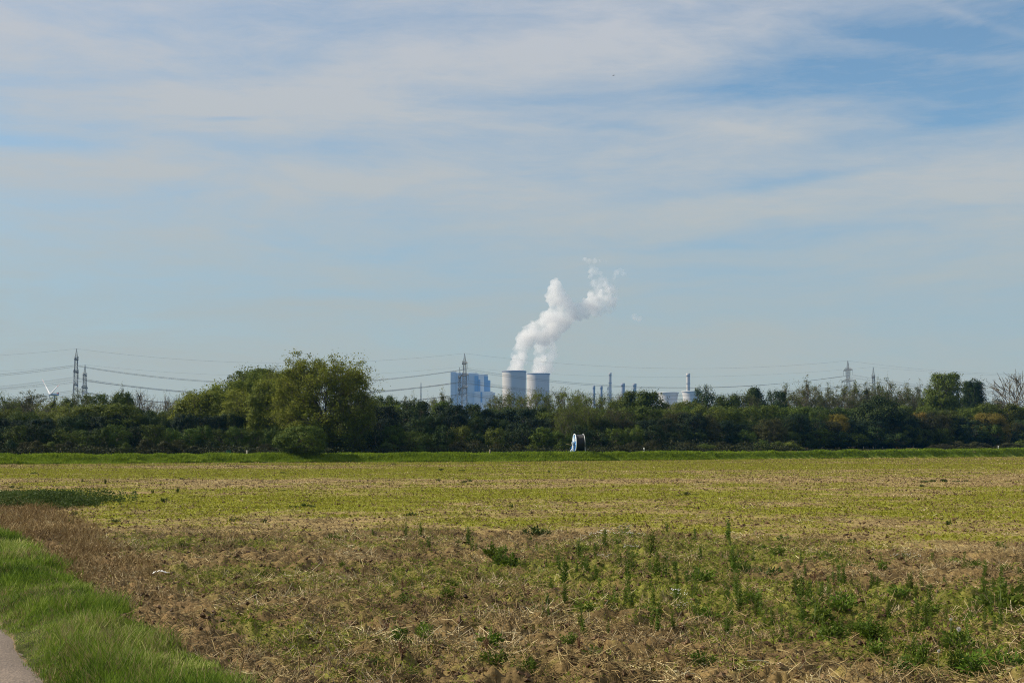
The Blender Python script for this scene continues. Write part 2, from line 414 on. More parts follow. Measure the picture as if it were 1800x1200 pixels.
L(tcg.outputs['Object'], ng.inputs[0])
mr = N('ShaderNodeMapRange'); mr.inputs['From Min'].default_value = .3; mr.inputs['From Max'].default_value = .7; mr.inputs['To Min'].default_value = .55; mr.inputs['To Max'].default_value = 1.45
L(ng.outputs[0], mr.inputs[0])
mm = N('ShaderNodeVectorMath'); mm.operation = 'SCALE'; L(at_.outputs['Color'], mm.inputs[0]); L(mr.outputs[0], mm.inputs['Scale'])
bs = N('ShaderNodeBsdfPrincipled'); bs.inputs['Roughness'].default_value = .95; bs.inputs['Specular IOR Level'].default_value = .1
L(mm.outputs[0], bs.inputs['Base Color'])
bp = N('ShaderNodeBump'); bp.inputs['Strength'].default_value = .6; bp.inputs['Distance'].default_value = .03; L(ng.outputs[0], bp.inputs['Height']); L(bp.outputs[0], bs.inputs['Normal'])
L(bs.outputs[0], out.inputs[0])
tag(link('ground', me, gm), 'harvested field with stubble, clods and thin yellow green regrowth', 'ground', kind='structure')

# asphalt track in the lower left corner
py_ = np.linspace(2.5, 60, 160); W_ = 3.0
rows = []
for j, f_ in enumerate(np.linspace(0, 1, 14)):
    e = path_edge(py_) + .05
    xx = e - f_ * W_
    zz = .045 + .02 * math.sin(f_ * math.pi) + 0 * py_
    if j == 0: zz = zz * 0 - .02
    if j == 13: zz = zz * 0 - .02
    rows.append(np.stack([xx, py_, zz + height(xx, py_)], -1))
pv = np.stack(rows, 0); nj, ni = pv.shape[:2]; pid = np.arange(nj * ni).reshape(nj, ni)
pq = np.stack([pid[:-1, :-1], pid[1:, :-1], pid[1:, 1:], pid[:-1, 1:]], -1).reshape(-1, 4)[:, ::-1]
asph, nt, out = newmat('asphalt'); N = nt.nodes.new; L = nt.links.new
t = N('ShaderNodeTexCoord'); v = N('ShaderNodeTexVoronoi'); v.inputs['Scale'].default_value = 55; n = N('ShaderNodeTexNoise'); n.inputs['Scale'].default_value = 1.2; n.inputs['Detail'].default_value = 6
L(t.outputs['Object'], v.inputs[0]); L(t.outputs['Object'], n.inputs[0])
r = N('ShaderNodeValToRGB'); r.color_ramp.elements[0].color = (.12, .09, .068, 1); r.color_ramp.elements[1].color = (.23, .175, .13, 1); L(n.outputs[0], r.inputs[0])
hsv = N('ShaderNodeHueSaturation'); mrr = N('ShaderNodeMapRange'); mrr.inputs['To Min'].default_value = .65; mrr.inputs['To Max'].default_value = 1.3; L(v.outputs['Color'], mrr.inputs[0])
L(mrr.outputs[0], hsv.inputs['Value']); L(r.outputs[0], hsv.inputs['Color'])
b = N('ShaderNodeBsdfPrincipled'); b.inputs['Roughness'].default_value = .85; L(hsv.outputs[0], b.inputs['Base Color'])
bp = N('ShaderNodeBump'); bp.inputs['Strength'].default_value = .5; bp.inputs['Distance'].default_value = .01; L(v.outputs['Distance'], bp.inputs['Height']); L(bp.outputs[0], b.inputs['Normal'])
L(b.outputs[0], out.inputs[0])
tag(link('path', raw_mesh('path', pv.reshape(-1, 3), [pq], True), asph), 'worn grey brown asphalt farm track in the lower left corner', 'path', kind='structure')

# ------------------------------------------------------------------ blades, leaves and straws scattered as stuff
def zsurf(x, y): return height(x, y) + micro(x, y)
def rand_dir(n, rng):
    v = rng.normal(size=(n, 3)); return v / np.linalg.norm(v, axis=1, keepdims=True)
def diamonds(P, size, rng, aspect=.55, up=0.0, axis=None, jitter=.35):
    """one rhombic leaf per point"""
    n = len(P); a = rand_dir(n, rng) if axis is None else axis + jitter * rng.normal(size=(n, 3))
    a[:, 2] += up; a /= np.linalg.norm(a, axis=1, keepdims=True) + 1e-9
    b = np.cross(a, rand_dir(n, rng)); b /= np.linalg.norm(b, axis=1, keepdims=True) + 1e-9
    s = (size * (0.6 + .8 * rng.random(n)))[:, None]
    V = np.stack([P, P + a * s * .5 + b * s * aspect * .5, P + a * s, P + a * s * .5 - b * s * aspect * .5], 1).reshape(-1, 3)
    q = np.arange(4 * n).reshape(n, 4)
    return V, q
def blades(x, y, z, h, w, lean, rng, leandir=None, curl=.45):
    """grass blades: two quads and a tip triangle"""
    n = len(x); P = np.stack([x, y, z], -1)
    th = rng.random(n) * 2 * math.pi if leandir is None else leandir + rng.normal(size=n) * .8
    d = np.stack([np.cos(th), np.sin(th), np.zeros(n)], -1)
    fa = rng.random(n) * math.pi; sd = np.stack([np.cos(fa), np.sin(fa), np.zeros(n)], -1) * (w / 2)[:, None]
    l = (lean * h)[:, None]; H = h[:, None]; up = np.array([0, 0, 1.])
    p1 = P + d * l * .3 + up * H * .45; p2 = P + d * l * (.3 + curl) + up * H * .82; p3 = P + d * l * (.6 + curl) + up * H
    V = np.stack([P - sd, P + sd, p1 + sd, p1 - sd, p2 + sd * .7, p2 - sd * .7, p3], 1).reshape(-1, 3)
    k = (np.arange(n) * 7)[:, None]
    q = np.concatenate([k + np.array([[0, 1, 2, 3]]), k + np.array([[3, 2, 4, 5]])], 0)
    t3 = k + np.array([[5, 4, 6]])
    return V, q, t3
def sample_area(n, ymin, ymax, amin, amax, power, rng):
    """ground points, thinning with distance: density ~ y**-power per square metre"""
    n = int(n * 1.3); power = power + .2
    e = 2 - power
    u = rng.random(n)
    y = (ymin ** e + u * (ymax ** e - ymin ** e)) ** (1 / e) if abs(e) > 1e-6 else ymin * (ymax / ymin) ** u
    x = amin * y - 3.2 + rng.random(n) * ((amax - amin) * y + 6.4)      # a few metres more on both sides than the photo shows
    return x, y

grass_m = leafmat('grass_blade', [(0, (.030, .055, .006)), (.35, (.098, .158, .014)), (.75, (.205, .268, .032)), (1, (.48, .46, .18))], .35, .0, nvar=2.2)
r1 = np.random.default_rng(11)
# verge beside the track: tufts, each with its own height and lean
def verge(ntuft, blades_per, hfac, wfac, cond, name, mat, label, rg, spread=.055):
    tx_, ty_ = sample_area(ntuft * 4, 8.4, 36, -.48, -.04, 1.3, rg)
    zpa, zgr, zde, zro, gre = zones(tx_, ty_)
    keep = (zgr > .25 + .5 * rg.random(len(tx_))) & (tx_ > path_edge(ty_) - .05) & cond(tx_, ty_, rg)
    tx_, ty_ = tx_[keep][:ntuft], ty_[keep][:ntuft]
    n = len(tx_); th = rg.random(n) * 2 * math.pi; hh = (.30 + 1.3 * rg.random(n) ** 2.0); ii = np.repeat(np.arange(n), blades_per)
    x = tx_[ii] + rg.normal(size=len(ii)) * spread; y = ty_[ii] + rg.normal(size=len(ii)) * spread
    dens = fbm(x * 1.0, y * 1.0, 33, 4)
    edgef = sstep(x - path_edge(y), -.15, .45)
    h = (.035 + .062 * sstep(dens, .38, .60)) * hfac * hh[ii] * (.3 + .7 * edgef) * (.55 + .8 * rg.random(len(ii)))
    w = np.maximum(.0042, y * .00036) * wfac * (.6 + .8 * rg.random(len(ii)))
    V1, q1, t1 = blades(x, y, zsurf(x, y) - .01, h, w, .15 + .85 * rg.random(len(ii)), rg, leandir=th[ii], curl=.4)
    tag(link(name, raw_mesh(name, V1, [q1, t1]), mat), label, 'grass', kind='stuff')
verge(19500, 19, 1.15, 1.0, lambda x, y, g: np.ones(len(x), bool), 'verge_grass', grass_m, 'lush green grass verge between asphalt track and field', r1)
drygrass_m = leafmat('dry_grass', [(0, (.16, .125, .05)), (.5, (.27, .235, .10)), (1, (.42, .37, .18))], .25)
verge(8000, 12, 1.15, .9, lambda x, y, g: fbm(x * 1.4, y * 1.4, 39, 4) + .16 * np.exp(-((x - path_edge(y) - .45) / .35) ** 2) * sstep(14 - y, -3, 3) > .43 + .14 * g.random(len(x)), 'dry_verge_grass', drygrass_m, 'pale dry blades standing among the green verge grass', r1)

# far bank grass
bank_m = leafmat('bank_grass', [(0, (.085, .135, .006)), (.5, (.155, .225, .011)), (1, (.235, .30, .025))], .35, .0)
n = 150000
a = -.44 + .9 * r1.random(n); s = np.where(r1.random(n) < .7, r1.random(n) * 3.6, r1.random(n) * 9) - .2
d = edge_d(a) + s; x = a * d; y = d
ln = fbm(x * .35, y * .35, 44, 4)
h = (.10 + .22 * sstep(ln, .35, .65)) * (.5 + r1.random(n)) * (1 - .5 * sstep(s, 5, 8))
V1, q1, t1 = blades(x, y, zsurf(x, y) - .03, h, .035 + .05 * r1.random(n), .3 + .5 * r1.random(n), r1)
tag(link('bank_grass', raw_mesh('bank_grass', V1, [q1, t1]), bank_m), 'bright green grass growing on the long bank beyond the field', 'grass', kind='stuff')

# regrowth seedlings over the field
crop_m = leafmat('crop_leaf', [(0, (.130, .145, .012)), (.5, (.202, .220, .020)), (1, (.30, .30, .045))], .35, .0)
def seedlings(N, cap, ymax, power, cond, size, name, mat, label, aspect=.42):
    x, y = sample_area(N, 8.8, ymax, -.43, .43, power, r1)
    zpa, zgr, zde, zro, gre = zones(x, y)
    keep = (zgr < .3) & (x > path_edge(y) + .2) & (edge_s(x, y) < 0) & cond(x, y, zro, gre)
    cap = int(cap * 1.3); x, y = x[keep][:cap], y[keep][:cap]
    h = size(x, y)
    P = np.stack([x, y, zsurf(x, y)], -1)
    ax = np.stack([r1.normal(size=len(x)), r1.normal(size=len(x)), np.full(len(x), .8)], -1)
    V1, q1 = diamonds(P, h, r1, aspect, axis=ax, jitter=.1)
    tag(link(name, raw_mesh(name, V1, [q1]), mat), label, 'ground cover', kind='stuff')
seedlings(1000000, 420000, 245, 1.38, lambda x, y, zro, gre: (zro < .6) & (gre + .9 * (fbm(x * 3.1, y * 3.1, 51, 4, .6) - .5) > .25 + .72 * r1.random(len(x))), lambda x, y: (.020 + .030 * r1.random(len(x))) * (1 + y * .010), 'crop_regrowth', crop_m, 'thin yellow green regrowth scattered over the stubble field')
moss_m = leafmat('small_weed_leaf', [(0, (.070, .095, .010)), (.5, (.135, .165, .018)), (1, (.24, .255, .04))], .3)
seedlings(900000, 260000, 36, 1.5, lambda x, y, zro, gre: (zro > .3) & (gre + 1.1 * (fbm(x * 2.6, y * 2.6, 53, 4, .6) - .5) > .20 + .5 * r1.random(len(x))), lambda x, y: (.014 + .026 * r1.random(len(x)) ** 2) * (.8 + y * .016), 'small_weeds', moss_m, 'patches of tiny green seedlings between the straw of the near field')

# straw litter
def straws(x, y, z, ln, w, elev, rng):
    n = len(x); th = rng.random(n) * 2 * math.pi
    d = np.stack([np.cos(th) * np.cos(elev), np.sin(th) * np.cos(elev), np.sin(elev)], -1) * ln[:, None]
    sd = np.cross(d, np.array([0, 0, 1.])) ; sd = sd / (np.linalg.norm(sd, axis=1, keepdims=True) + 1e-9) * (w / 2)[:, None]
    up = np.cross(sd, d); up = up / (np.linalg.norm(up, axis=1, keepdims=True) + 1e-9) * (w * .8)[:, None]
    P = np.stack([x, y, z], -1)
    m = P + d * .5 + rng.normal(size=(n, 3)) * (ln * .05)[:, None]
    e = P + d
    V = np.stack([P - sd, P + sd, P + up, m - sd, m + sd, m + up, e - sd * .8, e + sd * .8, e + up * .8], 1).reshape(-1, 3)
    k = (np.arange(n) * 9)[:, None]
    fs = [k + np.array([[i, j, j + 3, i + 3]]) for b_ in (0, 3) for i, j in ((b_, b_ + 1), (b_ + 1, b_ + 2))] + [k + np.array([[b_ + 2, b_, b_ + 3, b_ + 5]]) for b_ in (0, 3)]
    return V, np.concatenate(fs, 0)
straw_m = leafmat('straw', [(0, (.085, .052, .022)), (.45, (.19, .125, .052)), (.8, (.36, .275, .13)), (1, (.78, .70, .45))], .05, .0)
x, y = sample_area(660000, 8.8, 240, -.43, .43, 1.6, r1)
zpa, zgr, zde, zro, gre = zones(x, y)
cl = fbm(x * 1.6, y * 1.6, 55, 4, .6)
keep = (zgr < .25) & (x > path_edge(y) + .3) & (cl + .14 * zro - .20 * gre > .38 + .36 * r1.random(len(x)))
x, y = x[keep][:225000], y[keep][:225000]; n = len(x)
big = r1.random(n) ** 4
ln = (.018 + .035 * r1.random(n) + .13 * big * (y < 45)) * (1 + y * .012)
V1, q1 = straws(x, y, zsurf(x, y) + .004 + .02 * r1.random(n), ln, np.maximum(.0025 + .0035 * big, y * .00022), np.abs(r1.normal(size=n)) * .38, r1)
tag(link('straw_litter', raw_mesh('straw_litter', V1, [q1]), straw_m), 'broken pale straw strewn over the stubble field', 'straw', kind='stuff')

stubble_m = leafmat('stubble', [(0, (.14, .095, .04)), (.5, (.33, .25, .12)), (1, (.80, .72, .46))], .05)
# upright stubble tufts (fans of cut stalks)
nt_ = 2300
cx, cy_ = sample_area(nt_ * 3, 9, 34, -.42, .42, 1.2, r1)
zpa, zgr, zde, zro, gre = zones(cx, cy_)
keep = (zgr < .2) & (cx > path_edge(cy_) + 1) & (zro > .3) & (fbm(cx * .9, cy_ * .9, 57, 3) > .5)
cx, cy_ = cx[keep][:nt_], cy_[keep][:nt_]
k = r1.integers(5, 13, len(cx)); ii = np.repeat(np.arange(len(cx)), k); n = len(ii)
tw = r1.random(len(cx)) * 2 * math.pi
x = cx[ii] + r1.normal(size=n) * .035; y = cy_[ii] + r1.normal(size=n) * .035
V1, q1 = straws(x, y, zsurf(x, y), .05 + .11 * r1.random(n) ** 1.5, np.full(n, .0050), .15 + 1.1 * r1.random(n), r1)
tag(link('stubble', raw_mesh('stubble', V1, [q1]), stubble_m), 'fans of cut cereal stubble standing in the near field', 'stubble', kind='stuff')

# dry brown weeds along the field edge and scattered in the headland
dead_m = leafmat('dead_weed', [(0, (.070, .042, .018)), (.5, (.185, .120, .052)), (1, (.42, .32, .16))], .15, .0)
x, y = sample_area(260000, 9, 42, -.44, .3, 1.35, r1)
zpa, zgr, zde, zro, gre = zones(x, y)
cl = fbm(x * .8, y * .8, 58, 4)
keep = ((zde * sstep(y, 11, 20) * (zgr < .5) * sstep(fbm(x * 1.9, y * 1.9, 62, 4), .35, .6) > .2 + .5 * r1.random(len(x))) | ((zro > .5) & (zgr < .1) & (cl > .68) & (r1.random(len(x)) < .10)))
x, y = x[keep][:52000], y[keep][:52000]; n = len(x)
h = (.04 + .17 * r1.random(n) ** 1.5) * (.3 + 1.4 * fbm(x * 2.3, y * 2.3, 59, 3)) * (.55 + .45 * sstep(y, 12, 22))
V1, q1, t1 = blades(x, y, zsurf(x, y), h, np.maximum(.005, y * .00036), .2 + .7 * r1.random(n), r1)
P = np.stack([x, y, zsurf(x, y) + h * (.4 + .5 * r1.random(n))], -1)
V2, q2 = diamonds(P, np.full(n, .022) + .012 * r1.random(n), r1, .6)
tag(link('dry_weeds', raw_mesh('dry_weeds', np.concatenate([V1, V2]), [np.concatenate([q1, q2 + len(V1)]), t1]), dead_m), 'belt of dry brown weeds between grass verge and field', 'dry weeds', kind='stuff')

# loose clods
x, y = sample_area(170000, 8.8, 240, -.43, .43, 1.4, r1)
zpa, zgr, zde, zro, gre = zones(x, y)
keep = (zgr < .2) & (~zpa) & (fbm(x * 1.3, y * 1.3, 60, 4, .6) + .10 * zro > .35 + .35 * r1.random(len(x)))
x, y = x[keep][:105000], y[keep][:105000]; n = len(x)
sz = (.006 + .022 * r1.random(n) ** 2.6) * (1 + .012 * y)
oc = np.array([[1, 0, 0], [-1, 0, 0], [0, 1, 0], [0, -1, 0], [0, 0, 1], [0, 0, -1.]])
V1 = oc[None] * (sz[:, None, None]) * (.65 + .7 * r1.random((n, 6, 1))) + r1.normal(size=(n, 6, 3)) * (sz * .25)[:, None, None]
V1[:, :, 2] *= .8
V1 += np.stack([x, y, zsurf(x, y) + sz * .3], -1)[:, None, :]
k = (np.arange(n) * 6)[:, None, None]
t8 = (k + np.array([[0, 2, 4], [2, 1, 4], [1, 3, 4], [3, 0, 4], [2, 0, 5], [1, 2, 5], [3, 1, 5], [0, 3, 5]])[None]).reshape(-1, 3)
clod_m = leafmat('clod', [(0, (.030, .018, .010)), (.5, (.085, .052, .024)), (1, (.24, .165, .078))], .0, .0)
tag(link('clods', raw_mesh('clods', V1.reshape(-1, 3), [t8]), clod_m), 'loose brown clods of soil lying over the field', 'clods', kind='stuff')

# ------------------------------------------------------------------ trees
def bezier(p0, p1, p2, n=6):
    t = np.linspace(0, 1, n)[:, None]
    return (1 - t) ** 2 * p0 + 2 * t * (1 - t) * p1 + t ** 2 * p2
def tree_meshes(name, seed, Hh, Wd, leaves, leaf, trunk_h=.16, limbs=9, subs=7, twigs=0, sig=.55, upright=.5, envelope='round', tr_r=None, ragged=.25, twig_r=.028, leaf_on='both', hang=0.0, ax_up=.0, low=.12, clumps=0, clump_r=1.1, njit=.42, fill=.42):
    """returns (trunk_mesh, crown_mesh): limbs reach out to an uneven envelope, leaves cluster round the ends of the branchlets"""
    rg = np.random.default_rng(seed)
    mb = MB(); tr_r = tr_r or Hh * .022
    fork = np.array([rg.normal() * .02 * Hh, rg.normal() * .02 * Hh, Hh * trunk_h])
    mb.tube([(0, 0, -.4), (0, 0, 0.05), fork * .5 + np.array([0, 0, 0]), fork], [tr_r * 1.5, tr_r * 1.15, tr_r, tr_r * .9], 8)
    tips = []; wts = []
    def env(az_, t):
        """radius of the crown at relative height t (0..1) in direction az_"""
        if envelope == 'round': r = (max(0, 1 - abs(2 * t * .93 - 1.0) ** 2.8)) ** .5
        elif envelope == 'egg': r = (max(0, 1 - abs((t * .93 - .52) / .52) ** 2.6)) ** .5
        elif envelope == 'fan': r = (.35 + .9 * t) * math.sqrt(max(0, 1 - t ** 5))
        elif envelope == 'column': r = (max(0, 1 - abs((t * .92 - .5) / .52) ** 3)) ** .5
        elif envelope == 'dome': r = math.sqrt(max(0.0, 1 - t * t)) * (.75 + .25 * min(1, t * 5))
        n_ = fbm(np.array([math.cos(az_) * 1.6 + seed]), np.array([math.sin(az_) * 1.6 + t * 3.1]), seed, 3)[0]
        return Wd * .5 * r * (1 - ragged + 2 * ragged * n_ * 1.0)
    z0 = Hh * low
    for i in range(limbs):
        az_ = 2 * math.pi * (i * .618 + .1 * rg.random())
        t = (i + .5) / limbs
        t = min(.97, max(.02, t + .08 * rg.normal()))
        r = env(az_, t) * (.55 + .25 * rg.random())
        tip = np.array([math.cos(az_) * r, math.sin(az_) * r, z0 + (Hh - z0) * t * .96])
        st_ = fork * (.6 + .4 * t) if t < .4 else fork + (np.array([0, 0, Hh]) - fork) * max(0, t - .45) * .55
        mid = (st_ * .5 + tip * .5); mid[2] += (tip[2] - st_[2]) * (-.18 if upright < .5 else .0) + Hh * .05 * upright; mid[:2] *= (.8 + .2 * (1 - upright))
        pts = bezier(st_, mid, tip, 6) + np.vstack([[0, 0, 0], rg.normal(size=(4, 3)) * Hh * .010, [0, 0, 0]])
        rr = tr_r * (.55 - .15 * t)
        mb.tube(pts, list(np.linspace(rr, rr * .28, 6)), 5, False)
        for j in range(subs):
            u = .35 + .65 * (j + rg.random()) / subs
            bp_ = pts[min(5, int(u * 5))]
            a2 = az_ + rg.normal() * .75; t2 = min(1.0, max(.01, t + rg.normal() * .13 + .05))
            r2 = env(a2, t2) * (.80 + .2 * rg.random())
            e2 = np.array([math.cos(a2) * r2, math.sin(a2) * r2, z0 + (Hh - z0) * t2])
            m2 = (bp_ + e2) * .5 + np.array([0, 0, Hh * .035 * (upright - .2)])
            p2 = bezier(bp_, m2, e2, 5) + np.vstack([[0, 0, 0], rg.normal(size=(3, 3)) * Hh * .008, [0, 0, 0]])
            mb.tube(p2, list(np.linspace(rr * .30 + twig_r * .4, twig_r * .8, 5)), 4, False)
            tips += [p2[2], p2[3], p2[4], p2[4]]; wts += [.5, .8, 1, 1]
            for k in range(twigs):
                b3 = p2[2 + k % 3]; dd = (e2 - bp_) * .25 + rg.normal(size=3) * Hh * .05 + np.array([0, 0, Hh * .04 * upright])
                e3 = b3 + dd; p3 = np.array([b3, (b3 + e3) / 2 + rg.normal(size=3) * Hh * .006, e3])
                mb.tube(p3, [twig_r, twig_r * .8, twig_r * .5], 3, False)
                tips += [e3, p3[1]]; wts += [1, .7]
    tips = np.array(tips); wts = np.array(wts) * (.5 + rg.random(len(tips))); wts /= wts.sum()
    if clumps:
        pc = rg.choice(len(tips), size=clumps, replace=False, p=wts); ctrs = tips[pc]; rads = clump_r * rg.uniform(.6, 1.35, clumps)
        c = rg.choice(clumps, size=leaves, p=rads ** 2 / (rads ** 2).sum()); g = rand_dir(leaves, rg); g[:, 2] = np.where((g[:, 2] < -.2) & (rg.random(leaves) < .45), -g[:, 2] * .7, g[:, 2])
        rr_ = rads[c] * (1 - .42 * rg.random(leaves) ** 2.0) * (1 + .10 * rg.normal(size=leaves))
        P = ctrs[c] + g * rr_[:, None] * np.array([1, 1, .95])
        nrm = g.copy()
        fl_ = rg.random(leaves) < fill; nf_ = int(fl_.sum()); c2 = rg.choice(len(tips), size=nf_, p=wts)
        g2 = rg.normal(size=(nf_, 3)); P[fl_] = tips[c2] + g2 * sig * .9; nrm[fl_] = g2 / (np.linalg.norm(g2, axis=1, keepdims=True) + 1e-6)
    else:
        c = rg.choice(len(tips), size=leaves, p=wts)
        g = rg.normal(size=(leaves, 3)); g *= (np.minimum(1, 1.9 / (np.linalg.norm(g, axis=1) + 1e-6)))[:, None]
        P = tips[c] + g * sig * np.array([1, 1, .75]); nrm = g / (np.linalg.norm(g, axis=1, keepdims=True) + 1e-6)
    if hang: P[:, 2] -= np.abs(rg.normal(size=leaves)) * hang
    P[:, 2] = np.maximum(P[:, 2], .08)
    ctr = np.array([0, 0, Hh * .5]); outw = P - ctr; outw /= np.linalg.norm(outw, axis=1, keepdims=True) + 1e-6
    nrm = nrm * .7 + outw * .55 + rg.normal(size=(leaves, 3)) * njit; nrm /= np.linalg.norm(nrm, axis=1, keepdims=True)
    ta = np.cross(nrm, rand_dir(leaves, rg)); ta /= np.linalg.norm(ta, axis=1, keepdims=True); tb = np.cross(nrm, ta); s_ = (leaf * (.6 + .8 * rg.random(leaves)))[:, None]
    V_ = np.stack([P, P + ta * s_ * .5 + tb * s_ * .31, P + ta * s_, P + ta * s_ * .5 - tb * s_ * .31], 1).reshape(-1, 3); q_ = np.arange(4 * leaves).reshape(leaves, 4)
    return mb.mesh(name + '_trunk', True), raw_mesh(name + '_crown', V_, [q_])

PROTO = {}
def proto(kind, n, **kw):
    PROTO[kind] = []
    for i in range(n):
        tm, cm = tree_meshes(kind, 1000 + 37 * len(PROTO) + i * 5, **kw)
        # measured crown size so that placing can fit the photograph
        co = np.empty(len(cm.vertices) * 3, np.float32); cm.vertices.foreach_get('co', co); co = co.reshape(-1, 3)
        wd = np.percentile(co[:, 0], 95.5) - np.percentile(co[:, 0], 4.5); tp = np.percentile(co[:, 2], 99.3)
        PROTO[kind].append((tm, cm, wd, tp))
proto('dense', 7, Hh=11, Wd=9, leaves=22000, leaf=.28, clumps=105, clump_r=.95, limbs=16, subs=9, sig=.62, envelope='round', low=.06, ragged=.3)
proto('tall', 4, Hh=14, Wd=7.8, leaves=22000, leaf=.27, clumps=120, clump_r=.85, limbs=18, subs=9, sig=.55, envelope='egg', low=.08, ragged=.32)
proto('airy', 5, Hh=13, Wd=7.6, leaves=12500, leaf=.21, clumps=150, clump_r=.52, njit=.7, fill=.5, limbs=15, subs=8, twigs=2, sig=.42, upright=.9, envelope='column', low=.12, ragged=.3, ax_up=.3)
proto('sparse', 6, Hh=13, Wd=9.5, leaves=9500, leaf=.21, clumps=120, clump_r=.5, njit=.7, fill=.4, limbs=12, subs=8, twigs=4, sig=.35, upright=.9, envelope='fan', low=.35, trunk_h=.3, ragged=.25, twig_r=.035)
proto('bare', 3, Hh=12, Wd=8, leaves=260, leaf=.18, limbs=9, subs=8, twigs=5, sig=.3, upright=.9, envelope='fan', low=.32, trunk_h=.28, ragged=.3, twig_r=.04)
proto('hedge', 6, Hh=5, Wd=4.3, leaves=5600, leaf=.21, clumps=44, clump_r=.5, limbs=10, subs=7, sig=.36, envelope='round', low=.20, trunk_h=.24, tr_r=.10, ragged=.36)
proto('shrub', 4, Hh=3, Wd=4, leaves=3600, leaf=.20, clumps=24, clump_r=.5, limbs=9, subs=6, sig=.32, envelope='dome', low=.03, trunk_h=.08, tr_r=.06, ragged=.4)
tcount = [0]
USED = {}
LEAN = {}
def plant_tree(kind, px, ytop, wpx, Y, leaf, name, variant=None, bark=None, rot=None, dz=0.0):
    i = (tcount[0] * 5 + 3) % len(PROTO[kind]) if variant is None else variant % len(PROTO[kind]); tcount[0] += 1
    tm, cm, wd, tp = PROTO[kind][i]
    g = at(px, 780, Y); x = g.x; z = float(height(x, Y)) + dz
    top = at(px, ytop, Y).z
    s = (top - z) / tp; sw = (wpx * Y / F) / wd
    rg = random.Random(tcount[0] * 13 + 1)
    root = empty(name, (x, Y, z), rg.random() * 6.28 if rot is None else rot)
    root.scale = (sw, sw, s)
    for nm, mesh, mat in (('trunk', tm, bark or BARK), ('crown', cm, LEAF[leaf])):
        if len(mesh.materials) == 0: mesh.materials.append(mat)
        o = bpy.data.objects.new(nm, mesh); COL.objects.link(o); o.parent = root
        o.material_slots[0].link = 'OBJECT'; o.material_slots[0].material = mat
    return root

LOOK = {'dark': 'dark green', 'deep': 'blackish green', 'mid': 'mid green', 'olive': 'olive green', 'willow': 'light olive', 'dull': 'dull brownish', 'russet': 'reddish brown', 'gold': 'golden yellow', 'pale': 'pale grey green'}
SHAPE = {'dense': 'round tree', 'tall': 'tall full tree', 'airy': 'slender feathery tree', 'sparse': 'half bare tree', 'bare': 'bare leafless tree', 'hedge': 'small tree', 'shrub': 'low shrub'}
LANDMARKS = [(12, 'left edge of the photo'), (90, 'left wind turbine'), (142, 'left pylon pair'), (435, 'pale stump'), (533, 'round bush'), (570, 'big willow'), (740, 'thin far mast'), (812, 'central pylon pair'),
             (904, 'left cooling tower'), (946, 'right cooling tower'), (1017, 'hose reel'), (1072, 'tallest chimney'), (1132, 'marker post'), (1209, 'lone chimney'), (1490, 'taller right pylon'), (1535, 'lower right pylon'), (1740, 'golden willow'), (1790, 'right edge of the photo')]
ORD = ['first', 'second', 'third', 'fourth', 'fifth', 'sixth', 'seventh', 'eighth', 'ninth', 'tenth', 'eleventh', 'twelfth']
def label_row(items, row, group, cat='tree'):
    """items: (px, root, look). Ordinal count from the nearest landmark along the row."""
    items = sorted(items, key=lambda t: t[0]); xs = [t[0] for t in items]
    for px, root, look in items:
        best = None
        for lx, ln in LANDMARKS:
            if px >= lx: c = sum(1 for q in xs if lx <= q < px); side = 'right'
            else: c = sum(1 for q in xs if px < q < lx); side = 'left'
            if best is None or c < best[0] or (c == best[0] and abs(px - lx) < best[3]): best = (c, side, ln, abs(px - lx))
        c, side, ln, _ = best
        if c == 0 and _ < 9: lab = f"{look} in the {row}, right below the {ln}"
        else: lab = f"{look} in the {row}, {ORD[min(c, 11)]} {side} of the {ln}"
        tag(root, ' '.join(lab.split()[:16]), cat, group)

